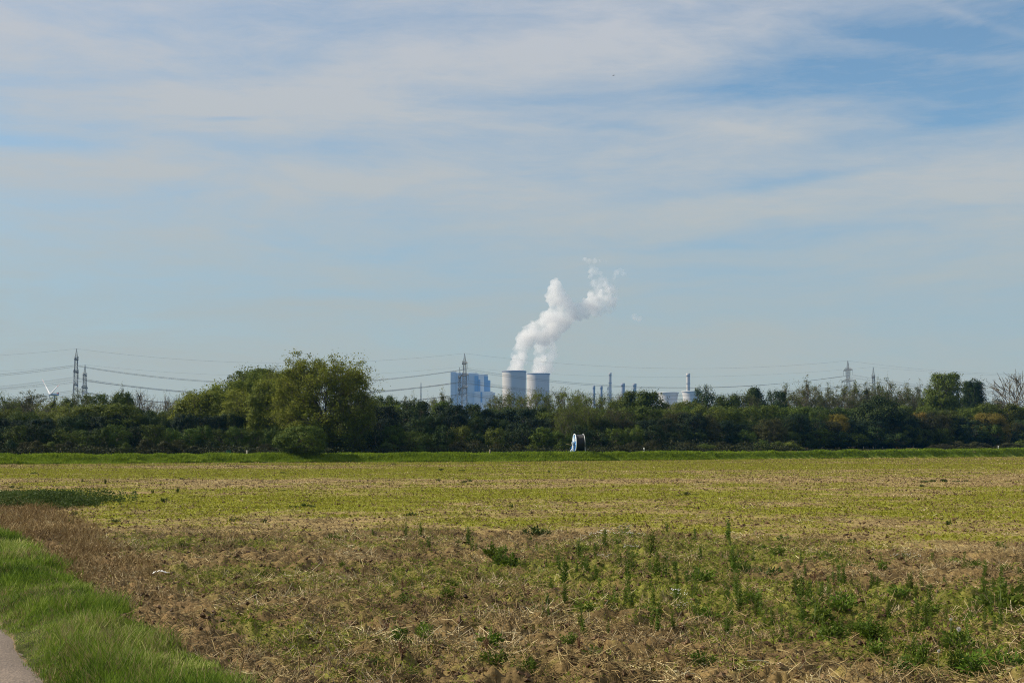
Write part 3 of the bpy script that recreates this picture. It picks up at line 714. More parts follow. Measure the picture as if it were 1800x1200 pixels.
R0 = random.Random(5)
def YD(px, s): return float(edge_d((px - 900) / F)) + s
skyline = [  # kind, px, top, width px, distance beyond the field edge, leaf
 ('airy', 8, 694, 46, 62, 'olive'), ('sparse', 50, 689, 66, 78, 'pale'), ('sparse', 92, 698, 50, 66, 'willow'), ('dense', 28, 708, 60, 90, 'dark'),
 ('dense', 122, 702, 40, 80, 'mid'), ('airy', 140, 690, 34, 74, 'olive'), ('dense', 166, 694, 50, 82, 'mid'), ('deep1', 186, 712, 22, 84, 'deep'), ('dense', 213, 691, 44, 80, 'mid'),
 ('sparse', 213, 684, 26, 86, 'pale'), ('bare', 245, 688, 40, 78, 'pale'), ('bare', 268, 700, 30, 84, 'pale'), ('bare', 289, 694, 32, 84, 'pale'), ('bare', 309, 699, 30, 88, 'pale'), ('sparse', 327, 689, 42, 84, 'willow'), ('sparse', 230, 704, 34, 96, 'olive'), ('airy', 188, 700, 34, 100, 'olive'), ('sparse', 110, 700, 40, 104, 'pale'), ('airy', 70, 708, 60, 110, 'olive'),
 ('airy', 345, 690, 50, 70, 'willow'), ('airy', 375, 685, 56, 72, 'willow'), ('airy', 402, 676, 54, 66, 'olive'), ('tall', 425, 664, 56, 54, 'olive'), ('tall', 468, 655, 60, 50, 'willow'), ('airy', 488, 652, 50, 46, 'olive'), ('tall', 392, 690, 70, 48, 'willow'), ('tall', 440, 685, 76, 42, 'willow'), ('tall', 475, 690, 60, 38, 'olive'),
 ('airy', 650, 694, 36, 62, 'olive'), ('dense', 676, 697, 50, 76, 'mid'), ('sparse', 727, 695, 26, 92, 'pale'), ('sparse', 712, 699, 26, 96, 'dull'), ('bare', 745, 704, 22, 96, 'dark'),
 ('sparse', 777, 690, 38, 100, 'pale'), ('bare', 762, 700, 20, 104, 'pale'),
 ('airy', 868, 700, 34, 100, 'olive'), ('airy', 885, 689, 42, 104, 'olive'), ('airy', 908, 694, 40, 98, 'olive'), ('airy', 932, 690, 44, 104, 'willow'), ('airy', 953, 688, 38, 100, 'willow'),
 ('airy', 976, 687, 44, 102, 'olive'), ('airy', 1001, 688, 40, 98, 'willow'), ('airy', 1022, 692, 38, 104, 'willow'), ('sparse', 1018, 687, 26, 112, 'pale'), ('airy', 1046, 695, 44, 100, 'olive'), ('airy', 1070, 694, 40, 98, 'olive'),
 ('bare', 1090, 692, 24, 108, 'pale'), ('dense', 1098, 706, 60, 84, 'mid'), ('bare', 1174, 706, 24, 92, 'pale'), ('dense', 1208, 706, 54, 96, 'olive'), ('tall', 1240, 681, 34, 100, 'dark'), ('dense', 1186, 709, 44, 108, 'mid'),
 ('dense', 1276, 695, 56, 100, 'mid'), ('bare', 1287, 690, 26, 108, 'pale'), ('airy', 1310, 692, 44, 98, 'pale'), ('dense', 1366, 688, 34, 104, 'dark'), ('sparse', 1381, 677, 34, 108, 'olive'),
 ('sparse', 1420, 669, 42, 100, 'pale'), ('sparse', 1440, 682, 30, 106, 'pale'), ('sparse', 1457, 676, 34, 104, 'pale'), ('sparse', 1485, 678, 42, 98, 'pale'), ('sparse', 1504, 672, 38, 102, 'olive'), ('sparse', 1525, 675, 34, 100, 'pale'), ('sparse', 1545, 672, 36, 106, 'pale'),
 ('sparse', 1567, 668, 48, 100, 'olive'), ('sparse', 1598, 677, 36, 104, 'pale'), ('sparse', 1617, 676, 36, 100, 'pale'), ('dense', 1400, 697, 50, 112, 'olive'), ('airy', 1465, 696, 60, 112, 'mid'), ('airy', 1530, 698, 60, 114, 'olive'), ('airy', 1590, 698, 60, 114, 'olive'),
 ('tall', 1634, 700, 30, 84, 'olive'), ('dense', 1747, 704, 36, 120, 'dark'), ('bare', 1788, 658, 66, 70, 'pale'), ('dense', 1690, 706, 60, 98, 'mid'),
]
rows = []
for kind, px, yt, wp, s, lf in skyline:
    k = 'tall' if kind == 'deep1' else kind
    nm = {'bare': 'bare_tree', 'sparse': 'sparse_tree', 'airy': 'poplar_tree'}.get(k, 'broadleaf_tree')
    rows.append((px, plant_tree(k, px, yt, wp, YD(px, s), lf, nm, bark=BARK_PALE if k in ('bare', 'sparse') else BARK), LOOK[lf] + ' ' + SHAPE[k]))
label_row(rows, 'skyline row', 'trees on the skyline')

# middle wood
mt = [(-40, 727), (60, 722), (140, 722), (200, 718), (300, 720), (360, 716), (500, 722), (640, 712), (700, 707), (760, 709), (860, 716), (960, 718), (1080, 716), (1170, 718), (1250, 716), (1330, 716), (1450, 714), (1540, 722), (1600, 712), (1660, 726), (1740, 708), (1840, 712)]
rows = []; rows2 = []
px = -45
while px < 1850:
    yt = np.interp(px, [m[0] for m in mt], [m[1] for m in mt]) + R0.uniform(-3, 6)
    dark = 630 < px < 960
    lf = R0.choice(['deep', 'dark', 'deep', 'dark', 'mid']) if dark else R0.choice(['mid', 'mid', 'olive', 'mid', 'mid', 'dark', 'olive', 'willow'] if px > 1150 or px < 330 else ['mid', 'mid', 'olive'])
    if not (470 < px < 620):
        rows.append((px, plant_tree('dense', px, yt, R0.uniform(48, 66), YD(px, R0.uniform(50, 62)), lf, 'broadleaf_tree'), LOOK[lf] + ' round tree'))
    px += R0.uniform(26, 34)
label_row(rows, 'middle wood', 'trees of the middle wood')
px = -40
while px < 1850:
    if not (455 < px < 560):
        yt = 737 + 5 * math.sin(px * .03) + R0.uniform(-7, 7) - (4 if px < 460 else 0)
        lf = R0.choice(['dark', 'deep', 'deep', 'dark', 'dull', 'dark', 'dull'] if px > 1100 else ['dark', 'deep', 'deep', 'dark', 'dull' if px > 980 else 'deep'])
        k = 'dense' if R0.random() < .8 else 'tall'
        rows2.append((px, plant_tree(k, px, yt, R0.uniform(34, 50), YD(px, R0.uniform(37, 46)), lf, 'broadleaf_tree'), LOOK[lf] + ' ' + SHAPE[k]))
    px += R0.uniform(24, 32)
label_row(rows2, 'lower wood', 'trees of the lower wood')
# singled-out trees of the middle distance
for kind, px, yt, wp, s, lf, nm, lab in [
 ('dense', 1742, 727, 56, 40, 'gold', 'willow_tree', 'golden yellow round willow glowing in front of the dark wood at the right'),
 ('dense', 1618, 727, 34, 42, 'gold', 'broadleaf_tree', 'orange tinged autumn tree between the dark dome shaped tree and the tallest tree'),
 ('dense', 1470, 729, 30, 42, 'gold', 'broadleaf_tree', 'small orange and yellow tinged tree below the taller right pylon'),
 ('tall', 1440, 722, 34, 42, 'mid', 'broadleaf_tree', 'narrow fresh green tree just left of the small orange tinged one'),
 ('airy', 1000, 714, 44, 36, 'olive', 'poplar_tree', 'feathery olive poplar rising directly behind the hose reel'),
 ('airy', 1042, 716, 44, 38, 'olive', 'poplar_tree', 'feathery olive poplar just right of the one behind the hose reel'),
 ('airy', 1085, 718, 48, 38, 'dull', 'poplar_tree', 'brownish feathery tree midway between the hose reel and the marker post'),
 ('airy', 990, 735, 30, 34, 'olive', 'poplar_tree', 'low thin olive poplar with dark bare stem beside the hose reel'),
 ('tall', 1655, 722, 60, 46, 'olive', 'broadleaf_tree', 'yellowish green leafy tree at the foot of the tallest right hand tree'),
 ('dense', 195, 712, 90, 44, 'olive', 'willow_tree', 'broad olive round shrub like willow below the left pylon pair'),
 ('dense', 130, 716, 70, 46, 'olive', 'willow_tree', 'olive rounded willow left of the broad one below the left pylons')]:
    tag(plant_tree(kind, px, yt, wp, YD(px, s), lf, nm), lab, 'tree')

# front row of small trees
rows = []
px = -30
while px < 1840:
    if not (490 < px < 575):
        right = px > 1180
        yt = (748 if px < 480 else 753) + R0.uniform(-7, 9); lf = R0.choice(['dark', 'mid', 'mid', 'dark', 'mid', 'olive' if px > 560 else 'dark'])
        s = R0.uniform(24, 28) if not right else R0.uniform(34, 40)
        rows.append((px, plant_tree('hedge', px, yt, R0.uniform(27, 38), YD(px, s), lf, 'small_tree'), LOOK[lf] + ' small tree'))
    px += R0.uniform(25, 36)
label_row(rows, 'front row', 'small trees of the front row')
rows = []
px = -20
while px < 1400:
    if not (485 < px < 580) and R0.random() < .8:
        lf = R0.choice(['dull', 'olive', 'mid', 'dark', 'dull'])
        rows.append((px, plant_tree('shrub', px, 778 + R0.uniform(-6, 6), R0.uniform(20, 36), YD(px, R0.uniform(17, 22)), lf, 'shrub'), LOOK[lf] + ' low shrub'))
    px += R0.uniform(22, 40)
for px in (1655, 1685, 1715, 1770, 1800):
    rows.append((px, plant_tree('shrub', px, 777 + R0.uniform(-5, 4), R0.uniform(26, 40), YD(px, 24), 'dull' if px % 20 else 'mid', 'shrub'), LOOK['dull' if px % 20 else 'mid'] + ' low shrub'))
label_row(rows, 'foot of the wood', 'low shrubs at the foot of the wood', 'shrub')

# the big willow and the bush on the bank
def unique_tree(name, px, ytop, wpx, Y, leafcol, bark, lab, cat, seed, rot=0, **kw):
    g = at(px, 780, Y); z = float(height(g.x, Y)); top = at(px, ytop, Y).z
    tm, cm = tree_meshes(name, seed, Hh=top - z, Wd=wpx * Y / F * .93, **kw)
    co = np.empty(len(cm.vertices) * 3, np.float32); cm.vertices.foreach_get('co', co); co = co.reshape(-1, 3)
    root = empty(name, (g.x, Y, z), rot)
    sw = wpx * Y / F / (np.percentile(co[:, 0], 98.5) - np.percentile(co[:, 0], 1.5)); root.scale = (sw, sw, (top - z) / np.percentile(co[:, 2], 99.6))
    link('trunk', tm, bark, root); link('crown', cm, LEAF[leafcol], root)
    if lab: tag(root, lab, cat)
    return root
for px, yt, wp, s_, lc, lab, sd_, env_ in [
 (1545, 698, 112, 46, 'dark', 'broad dark green dome shaped tree standing out below the lower right pylon', 81, 'dome'),
 (1661, 657, 58, 76, 'mid', 'tallest full crowned green tree on the right, left of the slimmer one', 82, 'round'),
 (1712, 669, 38, 92, 'dark', 'slimmer dark green tree standing alone right of the tallest right hand tree', 90, 'round'),
 (1327, 683, 52, 104, 'dark', 'rounded dark green crown on the skyline right of the low cooling towers', 89, 'dome'),
 (1128, 688, 88, 84, 'mid', 'big round green tree between the chimney group and the low cooling towers', 83, 'round'),
 (448, 649, 92, 58, 'olive', 'high olive tree just left of the big willow, second highest of that group', 84, 'round'),
 (408, 672, 96, 52, 'willow', 'light green willow in the middle of the slope left of the big willow', 85, 'round'),
 (355, 689, 88, 50, 'willow', 'light green willow at the low left end of the slope', 86, 'round'),
 (478, 668, 70, 36, 'willow', 'light green willow touching the left flank of the big willow', 87, 'egg')]:
    unique_tree('broadleaf_tree' if 'willow in' not in lab and 'willow at' not in lab and 'willow touching' not in lab else 'willow_tree', px, yt, wp, YD(px, s_), lc, BARK, lab, 'tree', sd_,
                leaves=42000, leaf=.25, clumps=150, clump_r=.85 if lc in ('dark', 'mid') else .62, njit=.5, limbs=22, subs=12, twigs=1, upright=.6, envelope=env_, low=.04, trunk_h=.12, ragged=.45, fill=.38)
unique_tree('willow_tree', 568, 629, 158, YD(560, 24), 'willow', BARK, 'big light green willow with visible dark limbs, tallest tree left of centre', 'tree', 77,
            leaves=95000, leaf=.19, clumps=420, clump_r=.50, njit=.65, fill=.45, limbs=26, subs=13, twigs=3, sig=.42, upright=.8, envelope='egg', low=.12, trunk_h=.10, ragged=.30, tr_r=.26, twig_r=.022, hang=.15)
unique_tree('willow_tree', 615, 690, 80, YD(610, 19), 'olive', BARK, 'thin olive undergrowth willow at the right foot of the big willow', 'tree', 78,
            leaves=15000, leaf=.18, clumps=110, clump_r=.5, njit=.7, limbs=14, subs=9, twigs=2, sig=.4, upright=.8, envelope='egg', low=.05, trunk_h=.08, ragged=.3, tr_r=.10)
unique_tree('bush', 533, 749, 82, YD(533, 3.5), 'mid', BARK, 'dense round bush standing on the grass bank in front of the big willow', 'bush', 79,
            leaves=30000, leaf=.13, clumps=110, clump_r=.34, limbs=20, subs=10, sig=.26, upright=.4, envelope='round', low=.0, trunk_h=.05, ragged=.45, tr_r=.06)

# undergrowth below the trees: uncountable brush and weeds
rg = np.random.default_rng(21); n = 200000
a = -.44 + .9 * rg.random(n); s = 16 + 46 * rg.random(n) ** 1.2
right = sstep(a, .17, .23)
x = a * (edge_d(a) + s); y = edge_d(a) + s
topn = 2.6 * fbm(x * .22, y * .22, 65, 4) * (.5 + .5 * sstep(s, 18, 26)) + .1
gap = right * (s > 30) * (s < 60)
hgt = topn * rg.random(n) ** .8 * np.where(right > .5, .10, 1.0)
keep = gap < .5
x, y, hgt = x[keep], y[keep], hgt[keep]
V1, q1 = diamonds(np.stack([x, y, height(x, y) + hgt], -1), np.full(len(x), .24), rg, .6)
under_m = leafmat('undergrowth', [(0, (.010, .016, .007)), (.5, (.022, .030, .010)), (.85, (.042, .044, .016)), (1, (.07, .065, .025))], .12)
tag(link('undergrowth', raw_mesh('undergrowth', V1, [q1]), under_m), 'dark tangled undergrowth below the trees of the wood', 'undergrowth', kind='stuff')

# ------------------------------------------------------------------ weeds of the headland
weed_m = leafmat('weed_leaf', [(0, (.035, .064, .008)), (.5, (.080, .132, .014)), (1, (.165, .225, .034))], .3, .25)
weedd_m = leafmat('weed_leaf_dark', [(0, (.022, .042, .010)), (.5, (.044, .075, .016)), (1, (.085, .12, .03))], .25, .2)
brown_m = leafmat('dock_brown', [(0, (.09, .045, .022)), (.5, (.16, .085, .045)), (1, (.26, .16, .09))], .15, .2)
stem_m = simple('weed_stem', (.10, .13, .04), .8, .2, 30)
stemb_m = simple('dead_stem', (.20, .12, .07), .8, .2, 30)
petal_m = simple('petal_white', (.78, .78, .74), .6, .04, 40)
seed_m = simple('seed_head', (.62, .60, .56), .9, .08, 60)
def weed_meshes(kind, seed):
    rg = np.random.default_rng(seed); mb = MB(); P, A_, S_ = [], [], []; fl = []
    if kind == 'tall':
        ns = int(rg.integers(2, 6)); H0 = .50
        for i in range(ns):
            a_ = rg.random() * 6.28; ln = H0 * rg.uniform(.55, 1.0) if i else H0; sp = .10 * rg.random() * (i > 0)
            b0 = np.array([math.cos(a_) * .02, math.sin(a_) * .02, -.03]); tp = np.array([math.cos(a_) * (.02 + sp), math.sin(a_) * (.02 + sp), ln])
            pts = bezier(b0, (b0 + tp) / 2 + rg.normal(size=3) * .015, tp, 6); mb.tube(pts, list(np.linspace(.005, .002, 6)), 4, False)
            m_ = int(95 * ln / H0)
            for q in range(m_):
                u = .10 + .9 * (q + rg.random()) / m_; p = pts[min(4, int(u * 5))] * (1 - (u * 5) % 1) + pts[min(5, int(u * 5) + 1)] * ((u * 5) % 1)
                th = q * 2.4 + rg.normal() * .4; P.append(p); A_.append([math.cos(th), math.sin(th), .55 + .5 * rg.normal() * .4]); S_.append(.050 + .055 * (1 - u) * rg.random())
                if u > .75 and rg.random() < .5:
                    tw = p + np.array([math.cos(th), math.sin(th), 1.2]) * .03; P.append(tw); A_.append([rg.normal(), rg.normal(), 1]); S_.append(.035)
        asp = .30
    elif kind in ('bushy', 'tuft', 'mayweed'):
        n_ = {'bushy': 340, 'tuft': 420, 'mayweed': 380}[kind]; R0_, H0 = (.16, .22) if kind == 'bushy' else (.22, .14)
        for i in range(14):
            a_ = rg.random() * 6.28; rr = R0_ * rg.random() ** .5; tp = np.array([math.cos(a_) * rr, math.sin(a_) * rr, H0 * rg.uniform(.5, 1) * (1 - .4 * rr / R0_)])
            mb.tube(bezier(np.array([0, 0, -.02]), tp * np.array([.5, .5, .7]), tp, 4), [.004, .003, .003, .002], 3, False)
            for q in range(n_ // 14):
                u = rg.random() ** .6; P.append(tp * u + rg.normal(size=3) * .022); A_.append([math.cos(a_) + rg.normal() * .7, math.sin(a_) + rg.normal() * .7, .6 + rg.normal() * .4]); S_.append(.045 * rg.uniform(.6, 1.3) if kind != 'mayweed' else .03)
            if kind == 'mayweed':
                for q in range(2): fl.append(tp + rg.normal(size=3) * np.array([.035, .035, .008]) + np.array([0, 0, .03]))
        P = [np.array([p[0], p[1], max(.01, p[2])]) for p in P]; asp = .42 if kind != 'mayweed' else .2
    elif kind == 'dock':
        for i in range(9):
            a_ = rg.random() * 6.28; ln = rg.uniform(.14, .30); tp = np.array([math.cos(a_) * .09 * rg.random(), math.sin(a_) * .09 * rg.random(), ln])
            mb.tube([(0, 0, -.02), tp * .5 + rg.normal(size=3) * .01, tp], [.004, .003, .002], 3, False)
            for q in range(16): u = .35 + .65 * rg.random(); P.append(tp * u); A_.append([rg.normal(), rg.normal(), 1]); S_.append(.026)
        asp = .5
    P = np.array(P); A_ = np.array(A_); S_ = np.array(S_)
    V_, q_ = diamonds(P, S_, rg, asp, axis=A_, jitter=.15)
    fm = None
    if fl:
        f_ = MB()
        for c_ in fl:
            nn = 7; f_.add([c_] + [c_ + np.array([math.cos(q * 6.283 / nn) * .013, math.sin(q * 6.283 / nn) * .013, .004 * (q % 2)]) for q in range(nn)], [(0, 1 + q, 1 + (q + 1) % nn) for q in range(nn)])
        fm = f_.mesh('flowers')
    tp_ = float(np.percentile(V_[:, 2], 99)); wd_ = float(np.ptp(V_[:, 0]))
    return mb.mesh(kind + '_stem', True), raw_mesh(kind + '_leaves', V_, [q_]), fm, tp_, wd_
WP = {k: [weed_meshes(k, 300 + 11 * i + 101 * j) for i in range(6)] for j, k in enumerate(('tall', 'bushy', 'tuft', 'mayweed', 'dock'))}
WMAT = {'tall': (stem_m, weed_m), 'bushy': (stem_m, weed_m), 'tuft': (stem_m, weedd_m), 'mayweed': (stem_m, weed_m), 'dock': (stemb_m, brown_m)}
WLOOK = {'tall': 'tall upright leafy weed', 'bushy': 'low bushy green weed', 'tuft': 'dark green leafy tuft', 'mayweed': 'green weed dotted with white flowers', 'dock': 'dead brown dock tuft'}
wn = [0]
def weed(kind, px, py, hpx, wpx=None):
    i = wn[0]; wn[0] += 1
    sm, lm, fm, tp_, wd_ = WP[kind][i % 6]; x, y = gnd(px, py); z = float(zsurf(np.array([x]), np.array([y]))[0])
    root = empty({'tall': 'tall_weed', 'bushy': 'bushy_weed', 'tuft': 'weed_tuft', 'mayweed': 'flowering_weed', 'dock': 'dead_weed'}[kind], (x, y, z - .01), (i * 2.399) % 6.28)
    s_ = hpx * 1.12 * y / F / tp_; sw = s_ if wpx is None else wpx * y / F / wd_; root.scale = (sw, sw, s_)
    for nm, me_, mt_ in (('stem', sm, WMAT[kind][0]), ('leaves', lm, WMAT[kind][1]), ('flowers', fm, petal_m)):
        if me_ is None: continue
        if len(me_.materials) == 0: me_.materials.append(mt_)
        o = bpy.data.objects.new(nm, me_); COL.objects.link(o); o.parent = root
    return root
WEEDS = [('tall', 714, 953, 26), ('tall', 739, 948, 27), ('tall', 738, 968, 22), ('tall', 754, 968, 24), ('tall', 624, 946, 12), ('tall', 656, 948, 12), ('bushy', 585, 953, 14), ('tall', 822, 966, 30), ('tall', 832, 972, 26), ('tall', 838, 978, 22), ('bushy', 760, 996, 12),
 ('tuft', 943, 942, 15), ('tall', 943, 972, 20), ('tall', 878, 1000, 34), ('tall', 888, 998, 30), ('bushy', 895, 1000, 26), ('bushy', 868, 985, 24), ('tall', 990, 1020, 42), ('tall', 984, 1008, 30), ('tall', 1018, 985, 36), ('tall', 1022, 1000, 34), ('tall', 1032, 1012, 36), ('tall', 1062, 968, 34), ('tall', 1048, 985, 26), ('tall', 1080, 1065, 40), ('tall', 1060, 1065, 30), ('tall', 1105, 1018, 44),
 ('tall', 1112, 1012, 34), ('tall', 1090, 1005, 24), ('tall', 1148, 985, 42), ('tall', 1142, 1015, 30), ('tall', 1155, 1025, 44), ('tall', 1172, 1022, 40), ('tall', 1172, 938, 18), ('tall', 1222, 956, 24), ('tall', 1278, 952, 32), ('tall', 1284, 958, 20), ('tall', 1290, 1008, 48), ('tall', 1296, 1012, 36), ('bushy', 1305, 1006, 20),
 ('tall', 1292, 1052, 46), ('tall', 1300, 1070, 44), ('tall', 1286, 1075, 30), ('tall', 1190, 1036, 24), ('tall', 1222, 1048, 44), ('bushy', 1230, 1030, 26), ('tall', 1188, 1012, 26), ('bushy', 1250, 1082, 24), ('tall', 1335, 1088, 44), ('tall', 1346, 1092, 34), ('bushy', 1325, 1066, 30),
 ('tall', 1398, 1050, 34), ('tall', 1412, 1062, 44), ('tall', 1402, 1072, 36), ('tall', 1425, 1076, 48), ('tall', 1446, 1064, 42), ('tall', 1455, 1058, 36), ('tall', 1435, 1090, 40), ('tall', 1410, 1108, 36), ('bushy', 1432, 1100, 34), ('tall', 1448, 1130, 46), ('bushy', 1455, 1140, 34), ('tall', 1374, 1100, 30), ('bushy', 1476, 1082, 30),
 ('tall', 1474, 1038, 38), ('tall', 1486, 1040, 30), ('tall', 1464, 1028, 24), ('tall', 1532, 1042, 36), ('tall', 1598, 1038, 24), ('bushy', 1578, 1056, 20), ('tall', 1636, 1060, 36), ('tall', 1610, 1052, 26), ('tall', 1527, 1105, 34), ('tall', 1512, 1125, 38), ('tall', 1500, 1120, 34), ('bushy', 1535, 1130, 30), ('tall', 1558, 1135, 26),
 ('tall', 1625, 1108, 42), ('tall', 1612, 1090, 30), ('bushy', 1630, 1085, 26), ('tall', 1695, 1002, 32), ('bushy', 1705, 1002, 18), ('tall', 1755, 1062, 46), ('tall', 1768, 1075, 48), ('bushy', 1758, 1078, 44), ('tall', 1745, 1040, 26), ('tall', 1785, 1070, 34), ('tall', 1797, 1050, 34), ('tall', 1640, 1000, 18),
 ('tall', 1690, 1195, 60), ('tall', 1700, 1150, 44), ('tall', 1672, 1195, 44), ('bushy', 1712, 1198, 44), ('bushy', 1688, 1160, 34), ('tall', 1733, 1115, 36), ('tall', 1746, 1120, 28), ('bushy', 1766, 1188, 34), ('tall', 1608, 1165, 36), ('bushy', 1618, 1175, 26), ('bushy', 1580, 1200, 28), ('bushy', 1540, 1165, 24),
 ('bushy', 860, 1158, 26), ('tall', 935, 1192, 34), ('bushy', 925, 1190, 22), ('bushy', 745, 1115, 22), ('bushy', 708, 1128, 20), ('bushy', 720, 1190, 16), ('bushy', 945, 1072, 18), ('bushy', 1140, 1080, 20), ('tall', 690, 1026, 28), ('tall', 696, 1030, 20), ('bushy', 645, 1178, 20), ('bushy', 465, 1018, 12), ('bushy', 322, 964, 11), ('bushy', 438, 966, 12),
 ('tuft', 1340, 1012, 16), ('bushy', 1368, 985, 16), ('tuft', 1455, 990, 12), ('bushy', 1375, 950, 12), ('bushy', 1338, 972, 10), ('bushy', 1418, 968, 10), ('tuft', 1360, 972, 10), ('bushy', 1550, 1010, 16), ('bushy', 1672, 990, 14), ('bushy', 1720, 1000, 12), ('bushy', 1768, 1010, 14), ('bushy', 1790, 1012, 16)]
MAY = [(1045, 950, 13, 44), (1070, 946, 14, 40), (1095, 948, 12, 40), (1112, 950, 10, 34), (1588, 988, 16, 40), (1604, 984, 13, 30), (1190, 1058, 20, 36), (1208, 1066, 18, 34), (840, 984, 12, 24), (1060, 988, 10, 26), (950, 1005, 12, 22), (1110, 972, 9, 30), (1690, 1180, 16, 20)]
band_of = lambda py: 'back line of weeds' if py < 966 else 'second line of weeds' if py < 1031 else 'third line of weeds' if py < 1100 else 'front line of weeds'
allw = [(k, px, py, h, None) for k, px, py, h in WEEDS] + [('mayweed', px, py, h, w) for px, py, h, w in MAY]
rw = random.Random(44)
for i in range(125):
    px = rw.uniform(950, 1810); py = 965 + 150 * rw.random() + (px - 950) * .05; allw.append(('tall', px, py, rw.uniform(14, 34) * (py - 786) / 260, None))
for i in range(26):
    px = rw.uniform(560, 1795); py = rw.uniform(945, 1195); allw.append(('dock', px, py, rw.uniform(14, 26) * (py - 786) / 300 + 4, None))
for i in range(34):
    px = rw.uniform(900, 1795) if i % 4 else rw.uniform(560, 900); py = rw.uniform(950, 1190); allw.append(('bushy', px, py, rw.uniform(12, 22) * (py - 786) / 300, None))
groups = {}
for k, px, py, h, w in allw:
    groups.setdefault((k, band_of(py)), []).append((px, weed(k, px, py, h, w), WLOOK[k]))
for (k, bnd), it in groups.items(): label_row(it, bnd, {'tall': 'tall weeds', 'bushy': 'bushy weeds', 'tuft': 'dark weed tufts', 'mayweed': 'flowering weeds', 'dock': 'dead dock tufts'}[k] + ' of the ' + bnd, 'weed')
# dark low tufts out in the field
FT = [(290, 882, 8, 16), (130, 905, 7, 14), (126, 920, 7, 12), (203, 918, 6, 18), (413, 916, 7, 24), (463, 918, 6, 14), (518, 892, 5, 22), (536, 891, 7, 16), (548, 892, 4, 18), (723, 907, 7, 24), (185, 851, 9, 5), (313, 866, 8, 7), (268, 868, 7, 6), (145, 847, 5, 4), (770, 845, 4, 10), (815, 848, 3, 14), (826, 847, 4, 10), (775, 827, 4, 10), (812, 828, 3, 14), (965, 831, 4, 5), (900, 893, 7, 12),
      (1207, 871, 6, 14), (1196, 871, 3, 18), (1222, 871, 3, 12), (1438, 844, 3, 10), (1431, 844, 2, 8), (1620, 856, 4, 13), (1625, 848, 3, 22), (1640, 847, 4, 14), (1660, 847, 5, 16), (1680, 847, 3, 18), (1698, 846, 3, 10), (1666, 921, 8, 14), (1352, 832, 2, 8), (1704, 832, 3, 7), (1720, 832, 2, 12), (20, 858, 4, 12), (35, 859, 3, 10), (250, 882, 4, 14), (236, 866, 3, 10), (498, 862, 3, 12), (465, 813, 2, 14), (1230, 848, 2, 16), (693, 816, 2, 12), (498, 832, 3, 12), (320, 842, 3, 10), (60, 833, 3, 14), (1025, 828, 2, 8)]
it = {}
for px, py, h, w in FT:
    bd_ = 'far field' if py < 862 else 'middle of the field' if py < 899 else 'near edge of the smooth field'
    it.setdefault(bd_, []).append((px, weed('tuft', px, py, h, w), 'dark green leafy tuft'))
for bd_, l_ in it.items(): label_row(l_, bd_, 'dark weed tufts of the ' + bd_, 'weed')
# the dense dark weed patch on the left and its thin neighbour
rg = np.random.default_rng(71); n = 26000
pxx = -60 + 300 * rg.random(n); pyy = 893.5 - 13 * rg.random(n) - 2 * np.sin(pxx * .05) + 2.2 * rg.normal(size=n) * sstep(pxx, 60, 240); pts = np.array([gnd(a_, b_) for a_, b_ in zip(pxx, pyy)])
kk = (fbm(pts[:, 0] * .9, pts[:, 1] * .5, 73, 4) + .30 * sstep(235 - pxx, -10, 150) > .50 + .12 * rg.random(n)); pts = pts[kk]
hh = .42 * sstep(fbm(pts[:, 0] * 1.6, pts[:, 1] * 1.3, 74, 3), .25, .8) + .03
V1, q1 = diamonds(np.stack([pts[:, 0], pts[:, 1], zsurf(pts[:, 0], pts[:, 1]) + hh * rg.random(len(pts)) ** .5], -1), np.full(len(pts), .055), rg, .6)
n = 5000; pxx = -60 + 190 * rg.random(n); pyy = 869.5 + 1.6 * rg.normal(size=n) * .6; pts = np.array([gnd(a_, b_) for a_, b_ in zip(pxx, pyy)])
V2, q2 = diamonds(np.stack([pts[:, 0], pts[:, 1], zsurf(pts[:, 0], pts[:, 1]) + .10 * rg.random(n)], -1), np.full(n, .07), rg, .6)
tag(link('weed_patch', raw_mesh('weed_patch', np.concatenate([V1, V2]), [np.concatenate([q1, q2 + len(V1)])]), weedd_m), 'dense dark green weed patch crossing the field at the left edge', 'weed patch', kind='stuff')
# dandelion like seed heads
for px, py, r_, lab in [(1685, 1143, .016, 'pale fluffy seed head, largest of three near the bottom right corner'), (1671, 1139, .010, 'small pale seed head just left of the largest one'), (1650, 1188, .011, 'pale seed head low between two leafy weeds at the bottom right')]:
    x, y = gnd(px, py + 12); z = float(zsurf(np.array([x]), np.array([y]))[0]); root = empty('seed_head', (x, y, z))
    MB().tube([(0, 0, -.02), (.004, 0, .10), (.006, 0, .19)], [.003, .0025, .002], 5).build('stalk', stem_m, root)
    rg = np.random.default_rng(px); dd = rand_dir(260, rg); V1, q1 = diamonds(np.zeros((260, 3)), np.full(260, r_), rg, .22, axis=dd, jitter=.02)
    link('fluff', raw_mesh('fluff', V1, [q1]), seed_m, root, (.006, 0, .19)); tag(root, lab, 'seed head')

# ------------------------------------------------------------------ power station
concrete = simple('cooling_tower_concrete', (.42, .39, .34), .85, .06, .02)
conc2 = simple('old_tower_concrete', (.54, .51, .46), .85, .06, .02)
stackm = simple('chimney_concrete', (.46, .44, .42), .85, .08, .02)
stackd = simple('dark_chimney', (.20, .20, .22), .85, .1, .02)
darkin = simple('tower_inside', (.12, .12, .12), .9, .1, .02)
panel = simple('pale_blue_cladding', (.44, .49, .56), .6, .04, .02)
panel2 = simple('blue_cladding', (.16, .26, .46), .6, .06, .02)
panel3 = simple('white_cladding', (.56, .60, .64), .6, .04, .02)
PX = lambda Y: Y / F        # metres per photo pixel at depth Y

